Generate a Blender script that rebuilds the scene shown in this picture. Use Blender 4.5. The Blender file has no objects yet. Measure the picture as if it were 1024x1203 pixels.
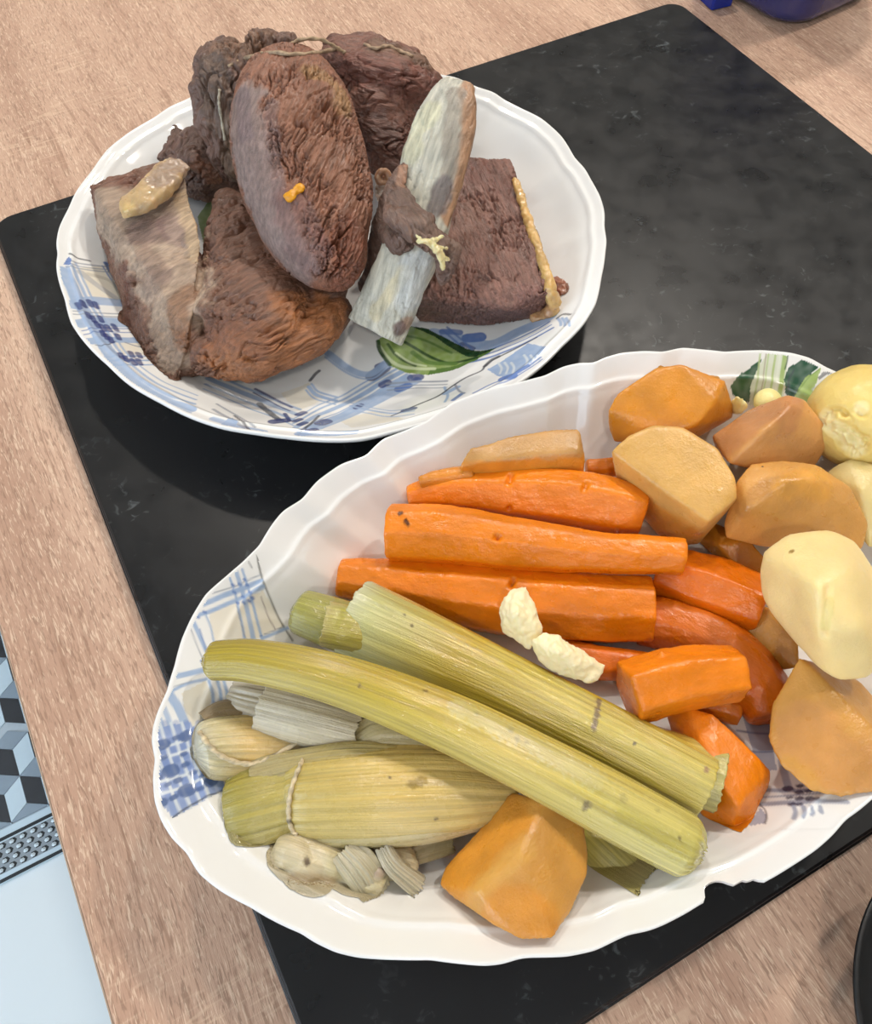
import bpy, bmesh, math, random
import numpy as np
from mathutils import Vector, Matrix
from mathutils.bvhtree import BVHTree

random.seed(7)
SC = bpy.context.scene
COL = SC.collection

# ------------------------------------------------------------------ camera
Z0 = 0.758                    # height of the top of the black board above the floor
TT = 0.750                    # height of the table top
CAMH = 0.33                   # camera above the board
FPX = 971.85                  # focal length in pixels of a 1024 x 1203 frame
RW = np.array([[0.8816423231, -0.4081982150, 0.2368143394],
               [-0.4718721069, -0.7555098567, 0.4544684490],
               [-0.0065976420, -0.5124247005, -0.8587068169]])
cam_d = bpy.data.cameras.new('camera')
cam_d.sensor_fit = 'HORIZONTAL'
cam_d.sensor_width = 36.0
cam_d.lens = FPX / 1024 * 36.0
cam_d.clip_start = 0.01
cam_o = bpy.data.objects.new('camera', cam_d)
COL.objects.link(cam_o)
cam_o.matrix_world = Matrix(((RW[0, 0], -RW[0, 1], -RW[0, 2], 0),
                             (RW[1, 0], -RW[1, 1], -RW[1, 2], 0),
                             (RW[2, 0], -RW[2, 1], -RW[2, 2], Z0 + CAMH),
                             (0, 0, 0, 1)))
SC.camera = cam_o
CAM = np.array([0, 0, Z0 + CAMH])

# ------------------------------------------------------------------ world, lights, exposure
SC.view_settings.view_transform = 'Standard'
SC.view_settings.look = 'None'
SC.view_settings.gamma = 1.0
SC.view_settings.use_curve_mapping = False
SC.view_settings.exposure = 0.14
W = bpy.data.worlds.new('daylight')
SC.world = W
W.use_nodes = True
W.node_tree.nodes['Background'].inputs[0].default_value = (0.62, 0.78, 1.0, 1)
W.node_tree.nodes['Background'].inputs[1].default_value = 1.2
WINDOW_POWER = 23.0
ADDED_WINDOW_POWER = 6.0
LAMP_POWER = 14.0
def area_light(name, loc, aim, size, power, col, shape='RECTANGLE', size_y=None):
    d = bpy.data.lights.new(name, 'AREA')
    d.shape = shape; d.size = size
    if size_y: d.size_y = size_y
    d.energy = power; d.color = col
    o = bpy.data.objects.new(name, d); COL.objects.link(o)
    o.location = loc
    o.rotation_euler = (Vector(aim) - Vector(loc)).to_track_quat('-Z', 'Y').to_euler()
    return o
area_light('window_daylight', (-1.93, 0.2, 1.45), (0.2, 0.2, 0.7), 1.9, WINDOW_POWER, (0.80, 0.91, 1.0), 'RECTANGLE', 1.4)
area_light('window_daylight', (-0.75, -1.83, 1.55), (0.1, 0.1, 0.75), 1.1, ADDED_WINDOW_POWER, (0.86, 0.94, 1.0), 'RECTANGLE', 1.2)  # light of the added front window behind the camera, for soft highlights

# ------------------------------------------------------------------ helpers: colour, projection, noise
def S(r, g, b):               # 0-255 sRGB to linear
    def f(c):
        c /= 255.0
        return c / 12.92 if c <= 0.04045 else ((c + 0.055) / 1.055) ** 2.4
    return np.array([f(r), f(g), f(b)])

def ray(px, py):
    d = RW @ np.array([px - 512.0, py - 601.5, FPX])
    return d / np.linalg.norm(d)
def at(px, py, h=0.0):        # the point seen at this pixel, h above the board
    d = ray(px, py)
    return CAM + d * ((Z0 + h - CAM[2]) / d[2])

def _hash(ix, iy, iz, seed):
    n = (ix * 374761393 + iy * 668265263 + iz * 2147483647 + seed * 974634777) & 0xFFFFFFFF
    n = ((n ^ (n >> 13)) * 1274126177) & 0xFFFFFFFF
    n = ((n ^ (n >> 16)) * 2246822519) & 0xFFFFFFFF
    return (n ^ (n >> 15)) & 0xFFFF
_G = np.random.RandomState(3).normal(size=(65536 // 64, 3)); _G /= np.linalg.norm(_G, axis=1)[:, None]
def pnoise(P, seed=0):
    P = np.asarray(P, float)
    I = np.floor(P).astype(np.int64); F = P - I
    U = F * F * F * (F * (F * 6 - 15) + 10)
    out = np.zeros(len(P))
    for dx in (0, 1):
        wx = U[:, 0] if dx else 1 - U[:, 0]
        for dy in (0, 1):
            wy = U[:, 1] if dy else 1 - U[:, 1]
            for dz in (0, 1):
                wz = U[:, 2] if dz else 1 - U[:, 2]
                g = _G[_hash(I[:, 0] + dx, I[:, 1] + dy, I[:, 2] + dz, seed) % len(_G)]
                dot = g[:, 0] * (F[:, 0] - dx) + g[:, 1] * (F[:, 1] - dy) + g[:, 2] * (F[:, 2] - dz)
                out += wx * wy * wz * dot
    return out * 1.5
def fbm(P, seed=0, oct=3):
    o = 0; a = 1.0
    for k in range(oct):
        o = o + a * pnoise(P * 2 ** k + 17.3 * k, seed + k); a *= 0.5
    return o
def sstep(a, b, x):
    t = np.clip((x - a) / (b - a), 0, 1); return t * t * (3 - 2 * t)
def catmull(P, n):
    P = np.asarray(P, float)
    if len(P) == 2:
        t = np.linspace(0, 1, n)[:, None]; return P[0] * (1 - t) + P[1] * t
    Q = np.vstack([2 * P[0] - P[1], P, 2 * P[-1] - P[-2]])
    out = []
    for u in np.linspace(0, len(P) - 1 - 1e-9, n):
        i = int(u); t = u - i
        a, b, c, d = Q[i:i + 4]
        out.append(0.5 * (2 * b + (c - a) * t + (2 * a - 5 * b + 4 * c - d) * t * t + (3 * b - a - 3 * c + d) * t ** 3))
    return np.array(out)
def seg_dist(Q, poly):        # distance of 2D/3D points to a polyline
    poly = np.asarray(poly, float); best = np.full(len(Q), 1e9)
    if len(poly) == 1: return np.linalg.norm(Q - poly[0], axis=1)
    for a, b in zip(poly[:-1], poly[1:]):
        ab = b - a; L = ab @ ab + 1e-18
        t = np.clip((Q - a) @ ab / L, 0, 1)
        best = np.minimum(best, np.linalg.norm(Q - a - t[:, None] * ab, axis=1))
    return best
def inside(Q, poly):
    poly = np.asarray(poly, float); c = np.zeros(len(Q), bool); n = len(poly)
    for i in range(n):
        a = poly[i]; b = poly[i - 1]
        m = (a[1] > Q[:, 1]) != (b[1] > Q[:, 1])
        with np.errstate(divide='ignore', invalid='ignore'):
            xi = (b[0] - a[0]) * (Q[:, 1] - a[1]) / (b[1] - a[1] + 1e-20) + a[0]
        c ^= m & (Q[:, 0] < xi)
    return c

# ------------------------------------------------------------------ helpers: objects
def new_mesh(name, V, F):
    me = bpy.data.meshes.new(name)
    me.from_pydata([tuple(v) for v in V], [], [tuple(f) for f in F])
    me.update()
    return me
def set_cols(me, C):
    a = me.color_attributes.new('col', 'FLOAT_COLOR', 'POINT')
    a.data.foreach_set('color', np.c_[C, np.ones(len(C))].astype(np.float32).ravel())
def set_fib(me, X):
    a = me.attributes.new('fib', 'FLOAT_VECTOR', 'POINT')
    a.data.foreach_set('vector', np.asarray(X, np.float32).ravel())
def get_co(me):
    a = np.empty(len(me.vertices) * 3, np.float32); me.vertices.foreach_get('co', a)
    return a.reshape(-1, 3).astype(float)
def set_co(me, V):
    me.vertices.foreach_set('co', np.asarray(V, np.float32).ravel()); me.update()
def get_no(me):
    a = np.empty(len(me.vertices) * 3, np.float32); me.vertex_normals.foreach_get('vector', a)
    return a.reshape(-1, 3).astype(float)
def smooth_shade(me, on=True):
    me.polygons.foreach_set('use_smooth', np.full(len(me.polygons), on))
def link(name, me, mat, parent=None, origin=None, **props):
    """one mesh = one object; world-space vertices are moved to a local origin at its base"""
    V = get_co(me)
    if parent is not None:
        base = np.array(parent['_w'])
    elif origin is not None: base = np.array(origin)
    else: base = np.array([*(0.5 * (V.min(0) + V.max(0)))[:2], V[:, 2].min()])
    set_co(me, V - base)
    o = bpy.data.objects.new(name, me); COL.objects.link(o)
    if mat is not None: me.materials.append(mat)
    if parent is not None: o.parent = parent
    else: o.location = base
    o['_w'] = [float(x) for x in base]
    for k, v in props.items(): o[k] = v
    return o
def thing(name, loc, label, category, group=None):
    o = bpy.data.objects.new(name, None); COL.objects.link(o)
    o.empty_display_size = 0.02
    o.location = tuple(loc); o['_w'] = [float(x) for x in loc]
    o['label'] = label; o['category'] = category
    if group: o['group'] = group
    return o
def tag(o, label, category, group=None):
    o['label'] = label; o['category'] = category
    if group: o['group'] = group
    return o

# ------------------------------------------------------------------ helpers: materials
class NT:
    def __init__(s, name):
        s.m = bpy.data.materials.new(name); s.m.use_nodes = True
        s.t = s.m.node_tree; s.b = s.t.nodes['Principled BSDF']
    def n(s, ty, **kw):
        nd = s.t.nodes.new(ty)
        for k, v in kw.items():
            if k.startswith('i_'): nd.inputs[k[2:].replace('_', ' ')].default_value = v
            else: setattr(nd, k, v)
        return nd
    def l(s, a, b): s.t.links.new(a, b)
    def set(s, **kw):
        for k, v in kw.items(): s.b.inputs[k.replace('_', ' ')].default_value = v
def c4(c): return (float(c[0]), float(c[1]), float(c[2]), 1.0)
def simple_mat(name, col, rough=0.5, metal=0.0, bump=0.0, scale=200.0, var=0.08, coat=0.0):
    k = NT(name); k.set(Roughness=rough, Metallic=metal, Coat_Weight=coat)
    tc = k.n('ShaderNodeTexCoord')
    nz = k.n('ShaderNodeTexNoise'); nz.inputs['Scale'].default_value = scale; nz.inputs['Detail'].default_value = 4
    k.l(tc.outputs['Object'], nz.inputs['Vector'])
    mx = k.n('ShaderNodeMix', data_type='RGBA')
    mx.inputs[6].default_value = c4(np.clip(np.array(col) * (1 - var), 0, 1)); mx.inputs[7].default_value = c4(np.clip(np.array(col) * (1 + var), 0, 1))
    k.l(nz.outputs['Fac'], mx.inputs[0]); k.l(mx.outputs[2], k.b.inputs['Base Color'])
    if bump:
        bp = k.n('ShaderNodeBump'); bp.inputs['Strength'].default_value = bump; bp.inputs['Distance'].default_value = 0.001
        k.l(nz.outputs['Fac'], bp.inputs['Height']); k.l(bp.outputs[0], k.b.inputs['Normal'])
    return k.m
def food_mat(name, rough=0.4, sss=0.0, rad=(0.006, 0.003, 0.001), coat=0.0, fscale=(200, 200, 200), bump=0.3, dist=0.0006,
             lo=0.8, hi=1.15, vscale=(60, 60, 60), specks=0.0, rvar=0.15, speckscale=420.0, rough_scale=150.0, gl=0.5):
    """surface colour from the 'col' attribute, varied by noise in fibre coordinates; wet gloss; fine relief"""
    k = NT(name)
    k.set(Roughness=rough, Subsurface_Weight=sss, Subsurface_Scale=1.0, Subsurface_Radius=rad, Coat_Weight=coat, Coat_Roughness=0.1)
    a = k.n('ShaderNodeAttribute', attribute_name='col'); f = k.n('ShaderNodeAttribute', attribute_name='fib')
    def noise(sc, detail=4, w=0.0):
        vm = k.n('ShaderNodeVectorMath', operation='MULTIPLY'); vm.inputs[1].default_value = sc
        k.l(f.outputs['Vector'], vm.inputs[0])
        nz = k.n('ShaderNodeTexNoise'); nz.inputs['Scale'].default_value = 1.0; nz.inputs['Detail'].default_value = detail
        nz.inputs['Distortion'].default_value = w
        k.l(vm.outputs[0], nz.inputs['Vector']); return nz.outputs['Fac']
    mr = k.n('ShaderNodeMapRange'); mr.inputs[1].default_value = 0.3; mr.inputs[2].default_value = 0.7
    mr.inputs[3].default_value = lo; mr.inputs[4].default_value = hi
    k.l(noise(vscale), mr.inputs[0])
    vs = k.n('ShaderNodeVectorMath', operation='SCALE'); k.l(a.outputs['Color'], vs.inputs[0]); k.l(mr.outputs[0], vs.inputs['Scale'])
    out = vs.outputs[0]
    if specks > 0:
        vo = k.n('ShaderNodeTexVoronoi'); vo.inputs['Scale'].default_value = speckscale * 0.33; k.l(f.outputs['Vector'], vo.inputs['Vector'])
        lt = k.n('ShaderNodeMath', operation='LESS_THAN'); lt.inputs[1].default_value = 0.085
        k.l(vo.outputs['Distance'], lt.inputs[0])
        sx = k.n('ShaderNodeSeparateColor'); k.l(vo.outputs['Color'], sx.inputs[0])
        lt2 = k.n('ShaderNodeMath', operation='LESS_THAN'); lt2.inputs[1].default_value = specks; k.l(sx.outputs[0], lt2.inputs[0])
        mu = k.n('ShaderNodeMath', operation='MULTIPLY'); k.l(lt.outputs[0], mu.inputs[0]); k.l(lt2.outputs[0], mu.inputs[1])
        mx = k.n('ShaderNodeMix', data_type='RGBA'); mx.inputs[7].default_value = (0.05, 0.025, 0.012, 1)
        k.l(mu.outputs[0], mx.inputs[0]); k.l(out, mx.inputs[6]); out = mx.outputs[2]
    k.l(out, k.b.inputs['Base Color'])
    rr = k.n('ShaderNodeMapRange'); rr.inputs[1].default_value = 0.3; rr.inputs[2].default_value = 0.7
    rr.inputs[3].default_value = max(0.05, rough - rvar); rr.inputs[4].default_value = rough + rvar
    k.l(noise((rough_scale,) * 3, 3), rr.inputs[0]); k.l(rr.outputs[0], k.b.inputs['Roughness'])
    b0 = k.n('ShaderNodeBump'); b0.inputs['Strength'].default_value = gl; b0.inputs['Distance'].default_value = 0.0003
    k.l(noise((1100,) * 3, 2), b0.inputs['Height'])
    bp = k.n('ShaderNodeBump'); bp.inputs['Strength'].default_value = bump; bp.inputs['Distance'].default_value = dist
    k.l(noise(fscale, 5), bp.inputs['Height']); k.l(b0.outputs[0], bp.inputs['Normal']); k.l(bp.outputs[0], k.b.inputs['Normal'])
    if coat: k.l(bp.outputs[0], k.b.inputs['Coat Normal'])
    return k.m

# ------------------------------------------------------------------ helpers: shapes
def box_mesh(name, x0, x1, y0, y1, z0, z1, bevel=0.0, seg=2):
    bm = bmesh.new(); bmesh.ops.create_cube(bm, size=1.0)
    for v in bm.verts:
        v.co = Vector(((x0 + x1) / 2 + v.co.x * (x1 - x0), (y0 + y1) / 2 + v.co.y * (y1 - y0), (z0 + z1) / 2 + v.co.z * (z1 - z0)))
    if bevel: bmesh.ops.bevel(bm, geom=bm.edges[:], offset=bevel, segments=seg, affect='EDGES', profile=0.7)
    me = bpy.data.meshes.new(name); bm.to_mesh(me); bm.free(); return me
def hull(pts, noise=0.0):
    bm = bmesh.new()
    for p in pts: bm.verts.new(tuple(p))
    bm.verts.ensure_lookup_table()
    r = bmesh.ops.convex_hull(bm, input=bm.verts[:])
    bmesh.ops.delete(bm, geom=[e for e in r['geom_interior'] if isinstance(e, bmesh.types.BMVert)], context='VERTS')
    bmesh.ops.recalc_face_normals(bm, faces=bm.faces[:])
    V = [tuple(v.co) for v in bm.verts]; idx = {v: i for i, v in enumerate(bm.verts)}
    F = [[idx[v] for v in f.verts] for f in bm.faces]
    bm.free(); return V, F
def frames(C, up=(0, 0, 1)):
    T = np.gradient(C, axis=0); T /= np.linalg.norm(T, axis=1)[:, None] + 1e-12
    sd = np.cross(T, np.array(up, float)); sd /= np.linalg.norm(sd, axis=1)[:, None] + 1e-12
    u = np.cross(sd, T); return T, sd, u
def loft(spine, radii, n=24, exp=2.0, roll=0.0, facets=0, rings=18, up=(0, 0, 1), round_end=(0.0, 0.0)):
    """closed tube along a spine; radii = list of (side, up); facets = knife-peeled polygon section"""
    C = catmull(spine, rings); R = catmull(np.array(radii, float), rings)
    L = np.r_[0, np.cumsum(np.linalg.norm(np.diff(C, axis=0), axis=1))]
    for e, k in ((0, 0), (1, -1)):
        if round_end[e] > 0:
            d = np.clip((L if e == 0 else L[-1] - L) / round_end[e], 0, 1)
            R = R * np.sqrt(np.clip(1 - (1 - d) ** 2, 0.06, 1))[:, None]
    T, sd, u = frames(C, up)
    V = []; F = []
    th = np.linspace(0, 2 * np.pi, n, endpoint=False)
    if facets:
        n = facets; th = np.linspace(0, 2 * np.pi, n, endpoint=False) + roll
        rng = np.random.RandomState(facets + int(roll * 100)); th = th + rng.uniform(-0.18, 0.18, n)
        cx, cy = np.cos(th), np.sin(th)
    else:
        c, s = np.cos(th), np.sin(th)
        cx = np.sign(c) * np.abs(c) ** (2 / exp); cy = np.sign(s) * np.abs(s) ** (2 / exp)
        cr, sr = math.cos(roll), math.sin(roll); cx, cy = cx * cr - cy * sr, cx * sr + cy * cr
    for i in range(rings):
        for j in range(n): V.append(C[i] + sd[i] * R[i, 0] * cx[j] + u[i] * R[i, 1] * cy[j])
    for i in range(rings - 1):
        for j in range(n):
            k = (j + 1) % n; F.append([i * n + j, i * n + k, (i + 1) * n + k, (i + 1) * n + j])
    F.append(list(range(n))[::-1]); F.append([(rings - 1) * n + j for j in range(n)])
    return V, F
def blob(c, r, seed=0, sub=3):
    bm = bmesh.new(); bmesh.ops.create_icosphere(bm, subdivisions=sub, radius=1.0)
    V = [np.array(c) + np.array(v.co) * np.array(r) for v in bm.verts]; F = [[v.index for v in f.verts] for f in bm.faces]
    bm.free(); return V, F
def merge(parts):
    V = []; F = []
    for v, f in parts:
        o = len(V); V += list(v); F += [[i + o for i in q] for q in f]
    return V, F
def remesh(parts, voxel):
    V, F = merge(parts)
    me = new_mesh('tmp', V, F)
    bm = bmesh.new(); bm.from_mesh(me); bmesh.ops.recalc_face_normals(bm, faces=bm.faces[:]); bm.to_mesh(me); bm.free()
    o = bpy.data.objects.new('tmp', me); COL.objects.link(o)
    m = o.modifiers.new('r', 'REMESH'); m.mode = 'VOXEL'; m.voxel_size = voxel
    dg = bpy.context.evaluated_depsgraph_get(); dg.update()
    out = bpy.data.meshes.new_from_object(o.evaluated_get(dg))
    bpy.data.objects.remove(o); bpy.data.meshes.remove(me)
    return out
def laplace(me, it, lam=0.5):
    V = get_co(me)
    E = np.empty(len(me.edges) * 2, np.int32); me.edges.foreach_get('vertices', E); E = E.reshape(-1, 2)
    N = len(V); deg = np.bincount(E.ravel(), minlength=N).astype(float); deg[deg == 0] = 1
    for _ in range(it):
        A = np.empty_like(V)
        for k in range(3):
            A[:, k] = np.bincount(E[:, 0], V[E[:, 1], k], N) + np.bincount(E[:, 1], V[E[:, 0], k], N)
        V += lam * (A / deg[:, None] - V)
    set_co(me, V)
BV = {}
def bvh_of(me):
    V = get_co(me); P = [list(p.vertices) for p in me.polygons]
    return BVHTree.FromPolygons([tuple(v) for v in V], P)
def hit(bv, px, py, fallback=None):
    r = bv.ray_cast(Vector(CAM), Vector(ray(px, py)))
    if r[0] is None: return fallback
    return np.array(r[0])
def surface_points(V, pix):    # the vertices of a shape met first along the sight line of each pixel
    out = []
    for px, py in pix:
        d = ray(px, py); Q = V - CAM; t = Q @ d; m = np.linalg.norm(Q - t[:, None] * d, axis=1) < .0014
        if m.any(): i = np.where(m)[0]; out.append(V[i[np.argmin(t[i])]])
    return np.array(out)
def fibre(V, d):
    d = np.array(d, float); d /= np.linalg.norm(d)
    a = np.array([0, 0, 1.0]) if abs(d[2]) < 0.8 else np.array([1.0, 0, 0])
    b = np.cross(d, a); b /= np.linalg.norm(b); c = np.cross(d, b)
    return np.c_[V @ d, V @ b, V @ c]
def organic(name, parts, mat, base, voxel=0.0010, smooth=8, fib=(1, 0, 0), lumps=(0.0, 40), cracks=None, fine=(0.0, 300),
            floor=None, paint=(), seed=0, jit=0.06, parent=None, shape=None, **props):
    me = remesh(parts, voxel)
    laplace(me, smooth)
    V = get_co(me); N = get_no(me); X = fibre(V, fib)
    bv = bvh_of(me); calm = np.zeros(len(V)); masks = []
    for poly, rad, col, st, *fl in paint:
        pts = [hit(bv, *p) for p in poly]; pts = [p for p in pts if p is not None]
        if not pts: continue
        dd = seg_dist(V, pts) + 0.35 * rad * fbm(V * 130, seed + 41, 2)
        m = st * (1 - sstep(rad * 0.65, rad * 1.15, dd))
        if fl: calm = np.maximum(calm, np.clip(m / st, 0, 1) * fl[0])
        masks.append((m, col))
    d = np.zeros(len(V))
    if lumps[0]: d += lumps[0] * fbm(V * lumps[1], seed, 3)
    if cracks:
        for amp, sa, sb, thr in cracks:
            w = fbm(V * 45, seed + 9, 2)[:, None] * np.array([[0.0, 0.004, 0.004]])
            r = 1 - np.abs(pnoise((X + w) * np.array([sa, sb, sb]), seed + 5))
            g = 0.25 + 0.75 * sstep(-0.2, 0.35, pnoise(V * 55, seed + 23))
            d -= 1.35 * amp * np.clip((r - thr) / (1 - thr), 0, 1) ** 1.5 * g * (1 - calm)
    if fine[0]: d += fine[0] * pnoise(X * np.array([fine[1] * (0.3 if cracks else 1), fine[1], fine[1]]), seed + 2) * (1 - 0.7 * calm)
    V = V + N * d[:, None]
    if shape: V = shape(V, N)
    if floor is not None:
        z = floor(V[:, 0], V[:, 1]) + 0.0004
        V[:, 2] = np.maximum(V[:, 2], z)
    set_co(me, V); smooth_shade(me)
    C = np.array(base)[None, :] * (1 + jit * fbm(V * 60, seed + 31, 3)[:, None])
    for m, col in masks:
        C = C * (1 - m[:, None]) + np.array(col)[None, :] * (1 + jit * 2 * fbm(V * 150, seed + 7, 2)[:, None]) * m[:, None]
    bv = bvh_of(me)
    set_cols(me, np.clip(C, 0.002, 1)); set_fib(me, X)
    BV[name + str(seed)] = bv
    o = link(name, me, mat, parent, **props)
    return o, bv

# ------------------------------------------------------------------ materials of the setting
def wood_mat():
    k = NT('sonoma_oak_laminate'); k.set(Roughness=0.42)
    tc = k.n('ShaderNodeTexCoord')
    def mapped(sx, sy, src=None):
        vm = k.n('ShaderNodeVectorMath', operation='MULTIPLY'); vm.inputs[1].default_value = (sx, sy, 1.0)
        k.l(src or tc.outputs['Object'], vm.inputs[0]); return vm.outputs[0]
    # slow bending of the grain
    wn = k.n('ShaderNodeTexNoise'); wn.inputs['Scale'].default_value = 1.0; wn.inputs['Detail'].default_value = 2
    k.l(mapped(7, 3.2), wn.inputs['Vector'])
    sb = k.n('ShaderNodeVectorMath', operation='SUBTRACT'); sb.inputs[1].default_value = (0.5, 0.5, 0.5); k.l(wn.outputs['Color'], sb.inputs[0])
    ms = k.n('ShaderNodeVectorMath', operation='MULTIPLY'); ms.inputs[1].default_value = (0.026, 0.0, 0.0); k.l(sb.outputs[0], ms.inputs[0])
    ad = k.n('ShaderNodeVectorMath', operation='ADD'); k.l(tc.outputs['Object'], ad.inputs[0]); k.l(ms.outputs[0], ad.inputs[1])
    def nz(sx, sy, det=4, dis=0.0, src=None):
        n = k.n('ShaderNodeTexNoise'); n.inputs['Scale'].default_value = 1.0; n.inputs['Detail'].default_value = det
        n.inputs['Distortion'].default_value = dis
        k.l(mapped(sx, sy, src or ad.outputs[0]), n.inputs['Vector']); return n.outputs['Fac']
    def ramp(src, stops):
        r = k.n('ShaderNodeValToRGB'); e = r.color_ramp.elements
        while len(e) < len(stops): e.new(0.5)
        for q, (p, c) in zip(e, stops): q.position = p; q.color = c4(c) if np.ndim(c) else (c, c, c, 1)
        k.l(src, r.inputs[0]); return r.outputs[0]
    broad = ramp(nz(30, 2.4, 4), [(0.3, S(174, 138, 116)), (0.52, S(190, 155, 132)), (0.72, S(204, 170, 146))])
    def mix(a, b, fac, mode='MIX', f=1.0):
        m = k.n('ShaderNodeMix', data_type='RGBA', blend_type=mode)
        m.inputs[0].default_value = f
        if fac is not None: k.l(fac, m.inputs[0])
        for sock, v in ((6, a), (7, b)):
            if hasattr(v, 'links'): k.l(v, m.inputs[sock])
            else: m.inputs[sock].default_value = c4(v)
        return m.outputs[2]
    pores = nz(900, 105, 3, 1.2)
    c = mix(broad, S(136, 104, 84), ramp(pores, [(0.54, 0.0), (0.62, 0.62)]))
    c = mix(c, S(228, 202, 176), ramp(nz(980, 120, 3, 1.3), [(0.55, 0.0), (0.64, 0.6)]))
    c = mix(c, S(150, 114, 92), ramp(nz(330, 13, 3, 0.5), [(0.62, 0.0), (0.68, 0.6)]))
    saw = nz(30, 230, 2, 1.5); patch = nz(8, 5, 1)
    sm = k.n('ShaderNodeMath', operation='MULTIPLY')
    k.l(ramp(saw, [(0.56, 0.0), (0.68, 0.4)]), sm.inputs[0]); k.l(ramp(patch, [(0.58, 0.0), (0.68, 1.0)]), sm.inputs[1])
    c = mix(c, S(224, 196, 168), sm.outputs[0])
    k.l(c, k.b.inputs['Base Color'])
    bp = k.n('ShaderNodeBump'); bp.inputs['Strength'].default_value = 0.35; bp.inputs['Distance'].default_value = 0.0006
    k.l(pores, bp.inputs['Height']); k.l(bp.outputs[0], k.b.inputs['Normal'])
    return k.m
def board_mat():
    k = NT('black_speckled_stone_laminate'); k.set(Roughness=0.3, Specular_IOR_Level=0.36)
    tc = k.n('ShaderNodeTexCoord')
    def nz(s, det=5, dis=0.0):
        n = k.n('ShaderNodeTexNoise'); n.inputs['Scale'].default_value = s; n.inputs['Detail'].default_value = det; n.inputs['Distortion'].default_value = dis
        k.l(tc.outputs['Object'], n.inputs['Vector']); return n.outputs['Fac']
    def ramp(src, a, b, hi):
        r = k.n('ShaderNodeMapRange'); r.inputs[1].default_value = a; r.inputs[2].default_value = b; r.inputs[4].default_value = hi
        k.l(src, r.inputs[0]); return r.outputs[0]
    a = ramp(nz(170, 6, 1.2), 0.60, 0.72, 0.45); b = ramp(nz(26, 3), 0.46, 0.62, 1.0)
    mu = k.n('ShaderNodeMath', operation='MULTIPLY'); k.l(a, mu.inputs[0]); k.l(b, mu.inputs[1])
    mx = k.n('ShaderNodeMix', data_type='RGBA'); mx.inputs[6].default_value = c4(S(15, 16, 18)); mx.inputs[7].default_value = c4(S(104, 110, 112))
    k.l(mu.outputs[0], mx.inputs[0]); k.l(mx.outputs[2], k.b.inputs['Base Color'])
    k.l(ramp(nz(60, 3), 0.3, 0.7, 0.42), k.b.inputs['Roughness'])
    mr = k.t.nodes[-1]; mr.inputs[3].default_value = 0.26
    return k.m
def tex_mat(name, rough=0.3, coat=0.0):
    k = NT(name); k.set(Roughness=rough, Coat_Weight=coat)
    a = k.n('ShaderNodeAttribute', attribute_name='col'); k.l(a.outputs['Color'], k.b.inputs['Base Color'])
    nz = k.n('ShaderNodeTexNoise'); nz.inputs['Scale'].default_value = 40
    mr = k.n('ShaderNodeMapRange'); mr.inputs[3].default_value = rough * 0.9; mr.inputs[4].default_value = rough * 1.1
    k.l(nz.outputs['Fac'], mr.inputs[0]); k.l(mr.outputs[0], k.b.inputs['Roughness'])
    return k.m
GLAZE = np.array([0.83, 0.83, 0.815])
M_wood = wood_mat(); M_board = board_mat()
M_wall = simple_mat('beige_wall_paint', (0.50, 0.49, 0.47), 0.8)
M_ceil = simple_mat('ceiling_paint', (0.82, 0.81, 0.79), 0.85)
M_floor = simple_mat('white_floor', (0.76, 0.85, 0.90), 0.25, scale=8, var=0.02)
M_edge = simple_mat('pale_edge_band', S(170, 150, 132), 0.5)
M_tilew = simple_mat('tile_pale', S(196, 218, 232), 0.4, scale=90, var=0.05)
M_tileg = simple_mat('tile_grey', S(138, 156, 172), 0.4, scale=90, var=0.07)
M_tileb = simple_mat('tile_charcoal', S(52, 56, 62), 0.4, scale=90, var=0.15)
M_strip = simple_mat('grey_strip', S(150, 162, 172), 0.35, 0.3)
M_stud = simple_mat('strip_stud', S(205, 222, 232), 0.3, 0.1)
M_dark = simple_mat('dark_line', S(30, 38, 44), 0.5)
M_metal = simple_mat('black_metal', S(18, 18, 19), 0.38)
M_navy = simple_mat('navy_gloss', S(40, 44, 96), 0.16, coat=0.6, var=0.05)
M_blue = simple_mat('bright_blue_plastic', S(20, 44, 140), 0.3)
M_porc = tex_mat('white_glazed_porcelain', 0.10, 0.3)
M_print = tex_mat('printed_glaze', 0.12, 0.3)

# ------------------------------------------------------------------ setting: room
def struct(o): o['kind'] = 'structure'; return o
XA, XB, YA, YB, ZC = -2.0, 2.6, -1.9, 2.7, 2.5
struct(link('floor', box_mesh('floor', XA - .1, XB + .1, YA - .1, YB + .1, -0.08, 0.0), M_floor))
struct(link('ceiling', box_mesh('ceiling', XA - .1, XB + .1, YA - .1, YB + .1, ZC, ZC + .08), M_ceil))
struct(link('wall_right', box_mesh('w', XB, XB + .1, YA, YB, 0, ZC), M_wall))
fx0, fx1, fz0, fz1 = -1.35, -0.15, 0.9, 2.2
def boxes(bl):
    return merge([([(x1 if i & 1 else x0, y1 if i & 2 else y0, z1 if i & 4 else z0) for i in range(8)],
                   [(0, 2, 3, 1), (4, 5, 7, 6), (0, 1, 5, 4), (2, 6, 7, 3), (0, 4, 6, 2), (1, 3, 7, 5)]) for x0, x1, y0, y1, z0, z1 in bl])
struct(link('wall_front', new_mesh('w', *boxes([(XA, fx0, YA - .1, YA, 0, ZC), (fx1, XB, YA - .1, YA, 0, ZC), (fx0, fx1, YA - .1, YA, 0, fz0), (fx0, fx1, YA - .1, YA, fz1, ZC)])), M_wall))
struct(link('wall_back', box_mesh('w', XA, XB, YB, YB + .1, 0, ZC), M_wall))
wy0, wy1, wz0, wz1 = -0.85, 1.25, 0.7, 2.2
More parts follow.
